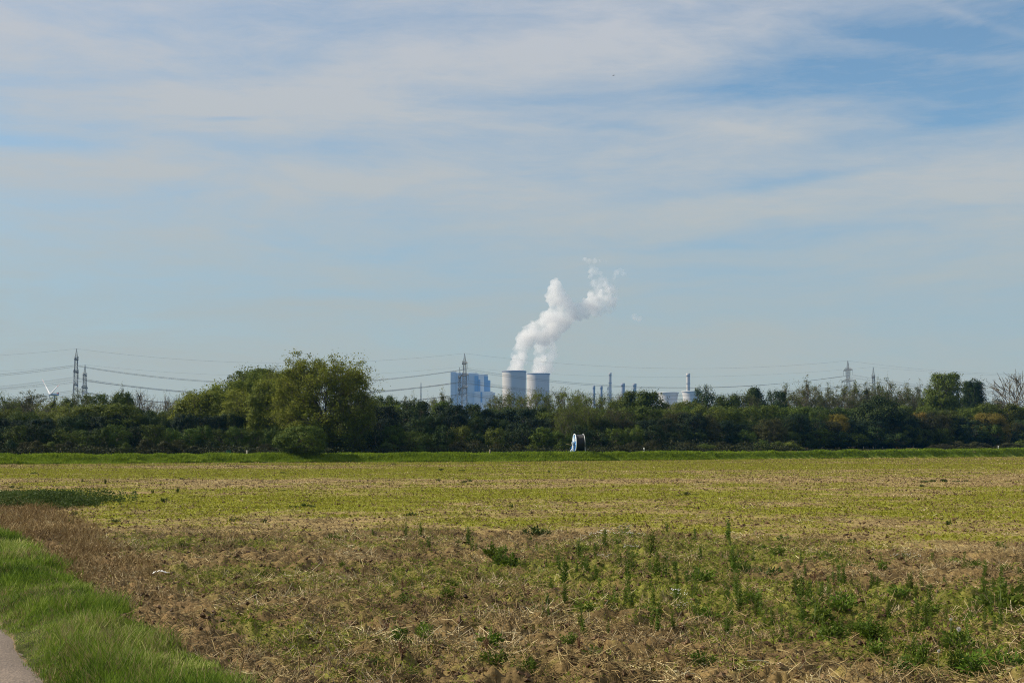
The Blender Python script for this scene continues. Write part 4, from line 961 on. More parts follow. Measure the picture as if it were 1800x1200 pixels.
def ribbed(m, base, n):
    """vertical ribs of the shell as a fine bump"""
    return m
def cooling_tower(name, px, ytop, w_top, waist, w_bot, Y, label, mat, profile=None, base_px=795):
    c = at(px, ytop, Y); k = PX(Y); r = w_top * .5 * k; zt = c.z; z0 = 0.0
    root = empty(name, (c.x, Y, 0))
    Hh = zt
    if profile is None:
        prof = [(r * 1.35, 9), (r * 1.22, Hh * .15), (r * w_bot * 1.08, Hh * .32), (r * w_bot, Hh * .48), (r * waist, Hh * .66), (r * (waist + .004), Hh * .75), (r * .985, Hh * .88), (r * .998, Hh * .975), (r, Hh - 3)]
    else: prof = [(r * a_, Hh * b_) for a_, b_ in profile]
    # smooth the profile
    zz = np.linspace(prof[0][1], prof[-1][1], 60); rr = np.interp(zz, [p[1] for p in prof], [p[0] for p in prof])
    for _ in range(14): rr[1:-1] = (rr[:-2] + rr[1:-1] * 2 + rr[2:]) / 4
    MB().lathe([(a_, b_) for a_, b_ in zip(rr, zz)] + [(a_ - .9, b_) for a_, b_ in list(zip(rr, zz))[::-1]], 128, close=True).build('shell', mat, root, True)
    MB().lathe([(r + 1.1, Hh - 3), (r + 1.3, Hh), (r - 1.0, Hh), (r - 1.0, Hh - 3)], 96, close=True).build('rim', stackd if profile is None else mat, root, True)
    lg = MB(); nn = 36
    for i in range(nn):
        a0 = 2 * math.pi * i / nn; 
        for d_ in (-.5, .5):
            a1 = a0 + d_ * 2 * math.pi / nn; R1 = rr[0]
            lg.tube([(R1 * 1.04 * math.cos(a0), R1 * 1.04 * math.sin(a0), -1), (R1 * math.cos(a1), R1 * math.sin(a1), zz[0] + .4)], .9, 6)
    lg.build('column_ring', mat, root)
    return tag(root, label, 'cooling tower')
cooling_tower('cooling_tower', 903.7, 652, 42.0, .972, .985, 4000, 'larger tall pale concrete cooling tower on the left, steaming, beside the power station block', concrete)
cooling_tower('cooling_tower', 946.0, 656.5, 40.0, .972, .985, 4180, 'slightly lower tall cooling tower on the right of the steaming pair', concrete)
low = [(1.35, .06), (1.12, .28), (.93, .5), (.84, .66), (.835, .78), (.88, .87), (.955, .955), (1.0, .993)]
cooling_tower('cooling_tower', 1174.5, 689.5, 36, 0, 0, 4080, 'low flared concrete cooling tower without steam, left of the lone chimney', conc2, low)
cooling_tower('cooling_tower', 1216.5, 687.5, 36, 0, 0, 4000, 'low flared concrete cooling tower standing in front of the lone chimney', conc2, low)

def chimney(px, ytop, wpx, Y, mat, label, taper=.0):
    c = at(px, ytop, Y); r = wpx * .5 * PX(Y); root = empty('chimney', (c.x, Y, 0))
    MB().lathe([(r * (1 + taper), -2), (r, c.z - 2), ], 40).build('shaft', mat, root, True)
    MB().lathe([(r + .5, c.z - 9), (r + .5, c.z), (r * .75, c.z), (r * .75, c.z - 9)], 40, close=True).build('rim', mat, root, True)
    b_ = MB()
    for q in (.45, .7, .86):
        b_.lathe([(r + .2, c.z * q), (r + 1.3, c.z * q), (r + 1.3, c.z * q + 1.5), (r + .2, c.z * q + 1.5)], 32, close=True)
    b_.build('platform', stackd, root)
    return tag(root, label, 'chimney', 'chimneys of the power station')
chimney(1044, 678, 4.2, 4200, stackd, 'short grey chimney, leftmost of the chimney group', .1)
chimney(1057, 678, 4.2, 4190, stackd, 'short grey chimney, second from the left in the chimney group', .1)
chimney(1068.6, 679, 1.6, 4180, stackd, 'very thin dark stack touching the tallest chimney on its left', .1)
chimney(1072.5, 655, 4.6, 4150, concrete, 'tallest pale slender chimney in the middle of the chimney group', .2)
chimney(1095.2, 673.3, 6.2, 4120, stackd, 'stout bluish grey chimney, right of the tallest one', .08)
chimney(1115.5, 674, 6.2, 4120, stackd, 'stout bluish grey chimney, rightmost of the chimney group', .08)
chimney(1209.6, 656, 6.4, 4080, concrete, 'lone tall pale chimney behind the low cooling towers', .12)

# boiler house: interlocking blocks, cladding panels, recesses, roof plant
Yb = 4060; kb = PX(Yb)
bc = at(826, 700, Yb); root = empty('power_station_building', (bc.x, Yb, 0))
def blk(nm, x0, x1, yt, yb, dep0, dep1, mat, mb=None):
    xa = at(x0, 700, Yb).x - bc.x; xb = at(x1, 700, Yb).x - bc.x
    zt = at(826, yt, Yb).z; zb = -3 if yb is None else at(826, yb, Yb).z
    m_ = mb or MB(); m_.box(((xa + xb) / 2, (dep0 + dep1) / 2, (zt + zb) / 2), (xb - xa, dep1 - dep0, zt - zb))
    return m_ if mb is not None else m_.build(nm, mat, root)
blk('stair_tower', 792.0, 800.6, 653.6, None, -2, 60, panel)
blk('boiler_house', 800.7, 840.8, 656.2, None, 3, 70, panel)
blk('roof_plant', 800.9, 820, 654.6, 656.1, 8, 50, panel3)
blk('roof_plant', 822, 838, 655.1, 656.1, 8, 50, panel)
blk('turbine_hall', 834.4, 866.2, 688.4, None, -26, 2.9, panel3)
blk('annex', 866.3, 870.0, 690.2, None, -20, 20, panel)
blk('connecting_block', 841, 851, 657.6, None, -1, 60, panel3)
blk('recess_wall', 834.2, 840.7, 660.2, 688.2, 1.0, 2.6, panel2)
blk('recess_wall', 841.2, 844.2, 667, 688.2, -3, -1.2, panel2)
blk('boiler_house', 851.1, 857.0, 657.8, None, 3, 60, panel)
blk('recess_wall', 851.2, 857.8, 661.5, 688.2, .4, 2.8, panel2)
blk('filter_building', 857.9, 861.6, 668.0, None, -2, 50, panel2)
blk('stair_tower', 845.0, 848.2, 689.2, 707, -27, -26.1, panel2)
# cladding joints, window strips and roof rails as fine relief
j = MB()
for i in range(9): blk('', 792.15, 800.4, 656 + i * 5.4, 656.28 + i * 5.4, -2.25, -2.02, None, j)
for i in range(12): blk('', 801.5 + i * 3.1, 801.62 + i * 3.1, 657.5, None, 2.7, 2.97, None, j)
for i in range(5): blk('', 801.2, 833.6, 663 + i * 9.0, 663.22 + i * 9.0, 2.72, 2.98, None, j)
for i in range(10): blk('', 836 + i * 3.0, 836.14 + i * 3.0, 690, None, -26.3, -26.03, None, j)
j.build('panel_joint', simple('joint', (.34, .40, .48), .7, .05), root)
w_ = MB()
for i in range(3): blk('', 793.2, 798.8, 657.4 + i * 2.4, 658.1 + i * 2.4, -2.5, -2.3, None, w_)
w_.build('louvre_strip', panel3, root)
rr_ = MB()
for px in (799, 801.5, 806, 812, 818, 824, 829, 836): blk('', px, px + .5, 652.4 + (px % 3) * .5, 654.7 + (px > 801) * 1.6, 20, 22, None, rr_)
blk('', 797, 801, 652.9, 653.5, 10, 40, None, rr_)
rr_.build('roof_mast', panel3, root)
tag(root, 'huge pale blue clad power station block with dark blue vertical recesses', 'power station')

# ------------------------------------------------------------------ steam plumes: closed volumes of water droplets
def steam_mat(name, dens, aniso=.35, nz=.02, lo=.38, hi=.62, col=(1, 1, 1)):
    m, nt, out = newmat(name); N = nt.nodes.new; L = nt.links.new
    v = N('ShaderNodeVolumePrincipled'); v.inputs['Color'].default_value = (.965, .950, .932, 1); v.inputs['Anisotropy'].default_value = aniso
    t = N('ShaderNodeTexCoord'); n = N('ShaderNodeTexNoise'); n.inputs['Scale'].default_value = nz; n.inputs['Detail'].default_value = 4; n.inputs['Roughness'].default_value = .6
    L(t.outputs['Object'], n.inputs[0])
    r = N('ShaderNodeMapRange'); r.inputs['From Min'].default_value = lo; r.inputs['From Max'].default_value = hi; r.inputs['To Min'].default_value = 0.0; r.inputs['To Max'].default_value = dens
    L(n.outputs[0], r.inputs[0]); L(r.outputs[0], v.inputs['Density']); L(v.outputs[0], out.inputs['Volume'])
    try: m.cycles.volume_sampling = 'MULTIPLE_IMPORTANCE'
    except Exception: pass
    m.volume_intersection_method = 'FAST' if hasattr(m, 'volume_intersection_method') else None
    return m
def puffs(name, lst, Y, mat, label, seed, voxel=2.6, bumps=26, depth=.9, loc_px=None):
    rg = np.random.default_rng(seed); k = PX(Y); c0 = at(lst[0][0], lst[0][1], Y)
    S = []
    for q in lst:
        px, py, r = q[:3]; dy = q[3] if len(q) > 3 else 0
        p = np.array(at(px, py, Y)) ; p[1] += dy * k + rg.normal() * r * k * .25
        r = r * 1.34; S.append((p, r * k * .72))
        for _ in range(bumps):
            d = rand_dir(1, rg)[0]; rb = r * k * rg.uniform(.18, .46)
            pb = p + d * (r * k * .78); S.append((pb, rb))
            if rg.random() < .6:
                d2 = d + rg.normal(size=3) * .5; d2 /= np.linalg.norm(d2); S.append((pb + d2 * rb * .8, rb * rg.uniform(.3, .5)))
    # icosphere template
    t_ = (1 + 5 ** .5) / 2
    iv = np.array([[-1, t_, 0], [1, t_, 0], [-1, -t_, 0], [1, -t_, 0], [0, -1, t_], [0, 1, t_], [0, -1, -t_], [0, 1, -t_], [t_, 0, -1], [t_, 0, 1], [-t_, 0, -1], [-t_, 0, 1]], float); iv /= np.linalg.norm(iv[0])
    fc = [(0, 11, 5), (0, 5, 1), (0, 1, 7), (0, 7, 10), (0, 10, 11), (1, 5, 9), (5, 11, 4), (11, 10, 2), (10, 7, 6), (7, 1, 8), (3, 9, 4), (3, 4, 2), (3, 2, 6), (3, 6, 8), (3, 8, 9), (4, 9, 5), (2, 4, 11), (6, 2, 10), (8, 6, 7), (9, 8, 1)]
    vs = [tuple(v) for v in iv]; cache = {}
    def midp(a_, b_):
        key = (min(a_, b_), max(a_, b_))
        if key not in cache:
            m_ = (np.array(vs[a_]) + np.array(vs[b_])); m_ /= np.linalg.norm(m_); cache[key] = len(vs); vs.append(tuple(m_))
        return cache[key]
    for _ in range(2):
        nf = []
        for a_, b_, c_ in fc:
            ab, bc_, ca = midp(a_, b_), midp(b_, c_), midp(c_, a_); nf += [(a_, ab, ca), (b_, bc_, ab), (c_, ca, bc_), (ab, bc_, ca)]
        fc = nf
    iv = np.array(vs); fc = np.array(fc)
    org = np.array(c0)
    V_ = np.concatenate([(p - org) + iv * r for p, r in S]); T_ = np.concatenate([fc + i * len(iv) for i in range(len(S))])
    me = raw_mesh(name, V_, [T_])
    o = link(name, me, mat, loc=c0)
    rm = o.modifiers.new('union', 'REMESH'); rm.mode = 'VOXEL'; rm.voxel_size = voxel
    tx = bpy.data.textures.new(name + '_billow', 'CLOUDS'); tx.noise_scale = 26; tx.noise_depth = 5; tx.noise_basis = 'IMPROVED_PERLIN'
    dm = o.modifiers.new('billow', 'DISPLACE'); dm.texture = tx; dm.strength = 26; dm.mid_level = .5; dm.texture_coords = 'GLOBAL'
    # bake the modifiers so that the scene holds one plain closed mesh
    dg = bpy.context.evaluated_depsgraph_get(); ev = o.evaluated_get(dg)
    nm_ = bpy.data.meshes.new_from_object(ev, depsgraph=dg); o.modifiers.clear(); o.data = nm_
    if len(nm_.materials) == 0: nm_.materials.append(mat)
    return tag(o, label, 'steam plume')
steam = steam_mat('steam', .075, nz=.026, lo=.34, hi=.62)
steam2 = steam_mat('steam_thin', .05, nz=.03, lo=.36, hi=.62)
steam3 = steam_mat('steam_wisp', .038, nz=.035, lo=.42, hi=.62)
puffs('steam_plume', [(907, 653, 10.5), (909, 644, 10), (911, 634, 9.8), (913, 624, 9.8), (916, 612, 9.8), (919, 602, 10), (923, 592, 10), (926, 581, 8.5), (933, 584, 11), (941, 577, 11.5), (952, 574, 11), (949, 584, 9), (962, 567, 11), (961, 556, 8), (973, 562, 12), (984, 553, 12), (994, 547, 12), (1003, 553, 9), (988, 566, 8), (1012, 550, 9), (1019, 556, 7), (976, 545, 9),
      (970, 522, 9), (974, 511, 11), (978, 500, 9), (983, 512, 10), (972, 531, 8), (985, 528, 10), (994, 534, 9), (1022, 543, 9), (1032, 541, 9), (1042, 541, 9), (1052, 543, 8), (1056, 532, 9.5), (1062, 522, 9), (1069, 532, 9), (1074, 540, 7), (1078, 530, 6), (1064, 512, 8), (1046, 533, 9), (1060, 540, 8), (1030, 531, 7), (1040, 522, 6), (1010, 540, 8), (998, 560, 8), (975, 570, 8), (966, 578, 7), (944, 592, 8), (932, 600, 8), (925, 612, 7), (918, 628, 7), (985, 520, 9), (992, 526, 8), (940, 590, 13), (955, 587, 14), (970, 578, 15), (985, 566, 14), (1001, 553, 12), (1024, 548, 11), (1046, 541, 11), (964, 596, 9), (976, 590, 7)], 4000, steam,
      'white billowing steam plume rising from the left cooling tower and drifting right', 3)
puffs('steam_plume', [(948, 657, 11), (948, 646, 9.5), (949, 636, 9), (950, 626, 8), (948, 616, 6.5), (947, 607, 5.5), (953, 628, 7), (953, 612, 6), (950, 602, 5)], 4180, steam,
      'white narrow steam plume rising straight from the right cooling tower', 4)
puffs('steam_veil', [(962, 644, 9), (966, 630, 9), (968, 616, 9), (964, 604, 8), (966, 594, 8), (972, 584, 7), (975, 625, 6), (977, 610, 5), (968, 653, 6)], 4185, steam2,
      'thin bluish steam veil on the shaded right side of the right plume', 5, bumps=16)
puffs('steam_wisp', [(1048, 512, 10), (1060, 502, 9.5), (1070, 508, 9), (1081, 514, 7), (1086, 522, 5), (1046, 500, 8.5), (1044, 488, 7.5), (1042, 476, 7), (1051, 484, 6.5), (1056, 494, 7.5), (1066, 494, 6), (1040, 466, 5), (1036, 459, 4.5), (1046, 457, 4), (1029, 456, 3.2), (1057, 457, 4), (1066, 459, 3)], 4020, steam3,
      'torn grey wisps of steam above the right end of the big plume', 6, voxel=1.7, bumps=12)
puffs('steam_wisp', [(1078, 489, 4), (1083, 484, 5), (1089, 479, 6), (1095, 477, 5.5), (1100, 481, 4)], 4020, steam3, 'small grey steam scrap floating right above the plume end', 7, voxel=1.5, bumps=10)
puffs('steam_wisp', [(1117, 558, 5.0), (1122, 561, 5.2), (1114, 556, 3.4)], 4020, steam2, 'tiny detached puff of steam right of the plume, below its end', 8, voxel=1.3, bumps=10)

# ------------------------------------------------------------------ pylons, power lines
steel = simple('galvanised_steel', (.12, .13, .14), .6, .1, .5, .3)
cable_m = simple('cable', (.16, .16, .17), .6, .1, .5)
insul = simple('insulator_glass', (.06, .07, .07), .35, .1, 2)
def lattice(mb, z0, z1, w0, w1, n, r=.09, rb=.05):
    for i in range(n):
        a_, b_ = i / n, (i + 1) / n
        za, zb = z0 + (z1 - z0) * a_, z0 + (z1 - z0) * b_; wa, wb = (w0 + (w1 - w0) * a_) / 2, (w0 + (w1 - w0) * b_) / 2
        ca = [(-wa, -wa, za), (wa, -wa, za), (wa, wa, za), (-wa, wa, za)]; cb = [(-wb, -wb, zb), (wb, -wb, zb), (wb, wb, zb), (-wb, wb, zb)]
        for k in range(4):
            k2 = (k + 1) % 4
            mb.tube([ca[k], cb[k]], r, 4, False); mb.tube([ca[k], cb[k2]], rb, 3, False); mb.tube([ca[k2], cb[k]], rb, 3, False); mb.tube([cb[k], cb[k2]], rb, 3, False)
def pylon(Hh, arms, label, group, loc, rz, base_w=6.5, tip=9.0, waist_w=2.7, arm_w=1.4):
    """arms: (z, half length). The arms stand along the pylon's local Y, the cables run along local X"""
    root = empty('pylon', loc, rz)
    m = MB(); zt = arms[0][0] + 1.5; zl = arms[-1][0] - 4
    lattice(m, 0, zl, base_w, waist_w, 9, .11, .06); lattice(m, zl, zt, waist_w, waist_w * .55, 13, .10, .055)
    m.build('lattice_mast', steel, root)
    m = MB(); lattice(m, zt, Hh, waist_w * .55, .16, 6, .06, .035); m.build('mast_tip', steel, root)
    for z, hl in arms:
        m = MB()
        for sgn in (-1, 1):
            w2 = waist_w * .42
            for xx in (-w2, w2):
                m.tube([(xx, sgn * w2, z), (0, sgn * hl, z + .1)], .11, 4, False); m.tube([(xx, sgn * w2, z + 2.0), (0, sgn * hl, z + .2)], .09, 4, False)
                for q in range(1, 7):
                    f_ = q / 7; yy = sgn * (w2 + (hl - w2) * f_); m.tube([(xx * (1 - f_), yy, z), (xx * (1 - f_ * .9), yy - sgn * (hl - w2) / 7, z + 2.0 * (1 - f_ * .8))], .06, 3, False)
            for q in range(7):
                f_ = q / 7; yy = sgn * (w2 + (hl - w2) * f_); m.tube([(-w2 * (1 - f_), yy, z), (w2 * (1 - f_), yy, z)], .06, 3, False)
        ca = m.build('cross_arm', steel, root)
        for f_ in (-1, -.55, .55, 1):
            i_ = MB(); i_.tube([(0, hl * f_, z), (0, hl * f_, z - 3.6)], .05, 5)
            for q in range(9): i_.lathe([(.05, 0), (.17, .06), (.05, .14)], 8, c=(0, hl * f_, z - .5 - q * .33))
            i_.build('insulator', insul, ca)
    return tag(root, label, 'pylon', group)
A_ARMS = [(55.2, 8.5), (47.6, 12.5), (39.8, 10)]; A_H = 62.0
B_ARMS = [(50.5, 8), (42.0, 12)]; B_H = 58.0
def Ypx(H_, ytip): return (H_ - EYE) / ((HOR - ytip) / F)
def pyl(px, ytip, H_):
    Y = Ypx(H_, ytip); return np.array(at(px, ytip, Y)) * np.array([1, 1, 0])
PA = [pyl(134.6, 613, A_H), pyl(816.8, 621, A_H), pyl(1490.3, 634, A_H)]
PB = [pyl(149.6, 641, B_H), pyl(808, 645.3, B_H), pyl(1535, 645, B_H)]
def ext(P): return [P[0] * 2 - P[1]] + P + [P[2] * 2 - P[1]]
PA, PB = ext(PA), ext(PB)
labA = [None, 'taller left lattice pylon of the left pair, arms seen end on', 'taller lattice pylon of the central pair in front of the power station block', 'taller lattice pylon of the right pair above half bare trees', None]
labB = [None, 'lower lattice pylon just right of the taller left one', 'lower lattice pylon of the central pair, left of the taller one', 'lower rightmost lattice pylon of the right pair above half bare trees', None]
def yaw(P, i):
    a_ = P[min(i + 1, len(P) - 1)] - P[max(i - 1, 0)]; return math.atan2(a_[1], a_[0])
for P, H_, arms, labs in ((PA, A_H, A_ARMS, labA), (PB, B_H, B_ARMS, labB)):
    for i in (1, 2, 3): pylon(H_, arms, labs[i], 'lattice pylons', tuple(P[i]), yaw(P, i) + (math.radians(-8) if i == 3 else 0))
def cable(P, z, off, sag, r, label, grp, zfac=1.0):
    pts = []
    for i in range(len(P) - 1):
        ya, yb = yaw(P, i), yaw(P, i + 1)
        a_ = P[i] + np.array([-math.sin(ya) * off, math.cos(ya) * off, z]); b_ = P[i + 1] + np.array([-math.sin(yb) * off, math.cos(yb) * off, z])
        for q in range(16 if i < len(P) - 2 else 17):
            t = q / 16; p = a_ * (1 - t) + b_ * t; p[2] -= sag * 4 * t * (1 - t); pts.append(p)
    o0 = np.array(pts[0]); m = MB(); m.tube([p - o0 for p in pts], r, 5)
    o = m.build('power_cable', cable_m); o.location = o0; return tag(o, label, 'power cable', grp)
lv = ['top', 'middle', 'lowest']; sd = {-1: 'nearer outer', -.55: 'nearer inner', .55: 'farther inner', 1: 'farther outer'}
for li, (z, hl) in enumerate(A_ARMS):
    for f_ in (-1, -.55, .55, 1): cable(PA, z - 3.6, hl * f_, 10.2, .042, f'dark {sd[f_]} conductor on the {lv[li]} arm level of the taller pylons', 'conductors of the taller pylons')
for li, (z, hl) in enumerate(B_ARMS):
    for f_ in (-1, -.55, .55, 1): cable(PB, z - 3.6, hl * f_, 9.0, .034, f'thin {sd[f_]} conductor on the {lv[li if li == 0 else 2]} arm level of the lower pylons', 'conductors of the lower pylons')
cable(PA, A_H, 0, 7.5, .035, 'faint single earth wire joining the tips of the taller pylons', 'earth wires')
cable(PB, B_H, 0, 7.0, .03, 'faint single earth wire joining the tips of the lower pylons', 'earth wires')
# distant mast
c = at(740, 673, 2300); m = MB(); root = empty('lattice_mast', (c.x, 2300, 0))
lattice(m, 0, c.z, 4.5, .5, 22, .28, .12); m.build('mast', steel, root)
m = MB(); m.tube([(0, 0, c.z - .3), (0, 0, c.z + 2)], .15, 5); m.build('aerial', steel, root)
tag(root, 'thin distant lattice mast between the big willow and the power station', 'mast')

# ------------------------------------------------------------------ wind turbines
wt_white = simple('turbine_white', (.55, .56, .58), .4, .03, .1)
wt_red = simple('blade_red', (.45, .10, .08), .45, .05, .1)
nac = simple('nacelle_blue_grey', (.22, .30, .46), .45, .05, .2)
def blade_mb(Rr, t0, t1):
    vs = []; n = 14; fs = []
    for i in range(n):
        t = t0 + (t1 - t0) * i / (n - 1); r = t * Rr
        ch = Rr * (.04 if t < .05 else .072 * (1 - t) ** .8 + .016); th_ = ch * (.9 if t < .05 else .22)
        tw = math.radians(16 * (1 - t))
        for k in range(8):
            q = 2 * math.pi * k / 8; X, Y_ = ch * .5 * math.cos(q) + ch * .18, th_ * .5 * math.sin(q)
            vs.append((X * math.cos(tw) - Y_ * math.sin(tw), X * math.sin(tw) + Y_ * math.cos(tw), r))
    for i in range(n - 1):
        for k in range(8): k2 = (k + 1) % 8; fs.append((i * 8 + k, i * 8 + k2, (i + 1) * 8 + k2, (i + 1) * 8 + k))
    m = MB(); m.add(vs, fs); m.f.setdefault(8, []).append(list(range(8))); m.f[8].append([(n - 1) * 8 + k for k in range(8)]); return m
def turbine(px, py, Y, Rr, yaw_, a0, label, bands=True):
    c = at(px, py, Y); root = empty('wind_turbine', (c.x, Y, 0), yaw_)
    k = Rr / 49
    MB().lathe([(2.6 * k, 0), (1.9 * k, c.z * .5), (1.4 * k, c.z - 1.6 * k)], 24, c=(0, 5 * k, 0)).build('tower', nac, root, True)
    n_ = MB(); n_.lathe([(.1, -3 * k), (1.6 * k, -2.8 * k), (2.1 * k, 0), (2.1 * k, 9 * k), (1.7 * k, 13 * k), (.1, 13.4 * k)], 16, M=Matrix(((1, 0, 0), (0, 0, 1), (0, -1, 0))), c=(0, 0, c.z)); n_.build('nacelle', nac, root, True)
    n2 = MB(); n2.box((0, 12 * k, c.z + 3.0 * k), (2.6 * k, 2.6 * k, 2.6 * k)); n2.build('cooler', wt_red, root)
    h = MB(); h.lathe([(.05, -5.6 * k), (1.2 * k, -5 * k), (1.7 * k, -3.6 * k), (1.6 * k, -2.9 * k)], 16, M=Matrix(((1, 0, 0), (0, 0, 1), (0, 1, 0))), c=(0, 0, c.z)); hub = h.build('hub', wt_white, root, True)
    for i in range(3):
        b = blade_mb(Rr, .02, 1).build('blade', wt_white, root, True); b.location = (0, -4.2 * k, c.z); b.rotation_euler = (0, math.radians(a0 + 120 * i), 0)
        if bands:
            for t0, t1 in ((.80, .86), (.93, .985)):
                bb = blade_mb(Rr, t0, t1); 
                v = np.concatenate(bb.v); v[:, :2] *= 1.12; bb.v = [v]; bb.build('red_band', wt_red, b)
    return tag(root, label, 'wind turbine')
# blade angle is measured clockwise from upright seen from the camera side
turbine(91, 693.5, 2500, 46, math.radians(-50), -51.7, 'distant wind turbine at the left, red banded blades showing above half bare trees')
turbine(1757, 707.5, 4400, 23, math.radians(20), -38, 'tiny distant white wind turbine peeping over trees at the far right', False)

# ------------------------------------------------------------------ hose reel irrigation machine
pl_white = simple('white_paint', (.74, .78, .82), .4, .06, 4)
pl_blue = simple('blue_paint', (.035, .16, .42), .4, .1, 4)
lt_blue = simple('light_blue_paint', (.22, .45, .70), .4, .1, 4)
black_h = simple('black_hose', (.006, .006, .007), .5, .3, 6)
galv = simple('galvanised_frame', (.30, .32, .33), .45, .15, 5, .4)
tyre_m = simple('tyre_rubber', (.03, .03, .03), .8, .2, 8)
Yr = YD(1017, 5.5); c = at(1017.5, 790, Yr); k = PX(Yr)
zr_ = float(height(c.x, Yr)) + .02
root = empty('hose_reel', (c.x, Yr, zr_), math.radians(10))
Rd = 32 * k / 2; Wdr = 14.0 * k; zc = Rd + 2.6 * k
RX = Matrix(((0, 0, 1), (0, 1, 0), (-1, 0, 0)))       # lathe axis -> X
drum = MB(); prof = []
nc = 15; hr = Wdr / nc / 2; Ro = Rd * .93
for i in range(nc):
    x0 = -Wdr / 2 + (2 * i + 1) * hr
    for q in range(6): th = math.pi * (1 - q / 5); prof.append((Ro - hr + hr * math.sin(th) * 1.0, x0 + hr * math.cos(th) * .97))
drum.lathe([(Rd * .3, -Wdr / 2)] + prof + [(Rd * .3, Wdr / 2)], 56, M=RX, c=(0, 0, zc)); drum.build('hose_coil', black_h, root, True)
for sgn in (-1, 1):
    fl = MB(); xo = sgn * (Wdr / 2 + .05)
    fl.lathe([(Rd * .93, -.03), (Rd * 1.02, -.03), (Rd * 1.02, .03), (Rd * .93, .03)], 64, M=RX, c=(xo, 0, zc), close=True)
    f_o = fl.build('flange_rim', pl_white if sgn < 0 else galv, root, True)
    dk = MB(); dk.lathe([(.02, -.02), (Rd * .90, -.02), (Rd * .90, .02), (.02, .02)], 48, M=RX, c=(xo, 0, zc), close=True); dk.build('flange_disc', pl_blue if sgn < 0 else galv, root)
    sp = MB()
    for q in range(8):
        th = q * math.pi / 4 + .2; p0 = (xo + sgn * .04, Rd * .12 * math.cos(th), zc + Rd * .12 * math.sin(th)); p1 = (xo + sgn * .04, Rd * .92 * math.cos(th), zc + Rd * .92 * math.sin(th)); sp.tube([p0, p1], .028, 6)
    sp.build('spoke', lt_blue if sgn < 0 else galv, f_o)
# painted sectors on the near flange
sec = MB(); xo = -(Wdr / 2 + .078)
for th0 in (.35, 2.0): 
    pts = [(xo, 0, zc)] + [(xo, -Rd * .88 * math.cos(th0 + q * .16), zc + Rd * .88 * math.sin(th0 + q * .16)) for q in range(6)]
    sec.v.append(np.array(pts)); sec.f[3] += [[sec.n, sec.n + i, sec.n + i + 1] for i in range(1, 6)]; sec.n += len(pts)
sec.build('painted_sector', pl_white, root)
fr = MB()
for sgn in (-1, 1):
    fr.box((0, sgn * Rd * .62, .22), (Wdr + .55, .10, .12))
    fr.box((sgn * (Wdr / 2 + .22), 0, .22), (.12, Rd * 1.5, .13))
fr.build('base_frame', galv, root)
for sgn, mat in ((-1, pl_blue), (1, galv)):
    st = MB(); X = sgn * (Wdr / 2 + .20)
    for yy in (-1, 1): st.tube([(X, yy * Rd * .60, .22), (X, yy * .06, zc + .05)], .055, 6)
    st.box((X, 0, zc), (.14, .26, .26)); st.build('bearing_support', mat, root)
gb = MB(); gb.box((-(Wdr / 2 + .30), -.25, zc * .50), (.18, .26, zc * .60)); gb.box((-(Wdr / 2 + .34), -.25, zc * 1.0), (.2, .22, .25)); gb.build('gearbox_column', pl_white, root)
gc_ = MB(); gc_.box((-(Wdr / 2 + .36), .10, zc * .42), (.2, .3, zc * .55)); gc_.build('turbine_housing', pl_blue, root)
leg_ = MB()
for yy in (-.62, .3): leg_.box((-(Wdr / 2 + .42), yy, .18), (.16, .14, .40)); leg_.box((-(Wdr / 2 + .42), yy, -.02), (.34, .3, .05))
leg_.build('support_foot', pl_white, root)
db = MB(); db.tube([(-(Wdr / 2 + .2), -.3, .75), (-(Wdr / 2 + .75), -.5, .30), (-(Wdr / 2 + .85), -.52, .10)], .05, 6); db.tube([(-(Wdr / 2 + .2), .1, .75), (-(Wdr / 2 + .75), -.5, .30)], .04, 6); db.build('drawbar', pl_white, root)
ga = MB(); ga.tube([(-(Wdr / 2 + .3), .2, 1.02), (-(Wdr / 2 + .75), .3, 1.17), (-(Wdr / 2 + 1.05), .34, 1.22)], .03, 6); ga.build('gun_arm', simple('ochre_paint', (.36, .26, .10), .5, .1, 4), root)
for sgn in (-1, 1):
    for yy in (Rd * .25,):
        w = MB(); w.lathe([(.13, -.1), (.33, -.11), (.38, -.07), (.38, .07), (.33, .11), (.13, .1)], 24, M=RX, c=(sgn * (Wdr / 2 - .1), yy, .36), close=True); w_o = w.build('wheel', tyre_m, root, True)
        MB().lathe([(.02, -.05), (.14, -.07), (.14, .07), (.02, .05)], 16, M=RX, c=(sgn * (Wdr / 2 - .1), yy, .36), close=True).build('wheel_hub', galv, w_o)
tag(root, 'blue and white irrigation hose reel wound with black hose standing on the bank', 'hose reel')

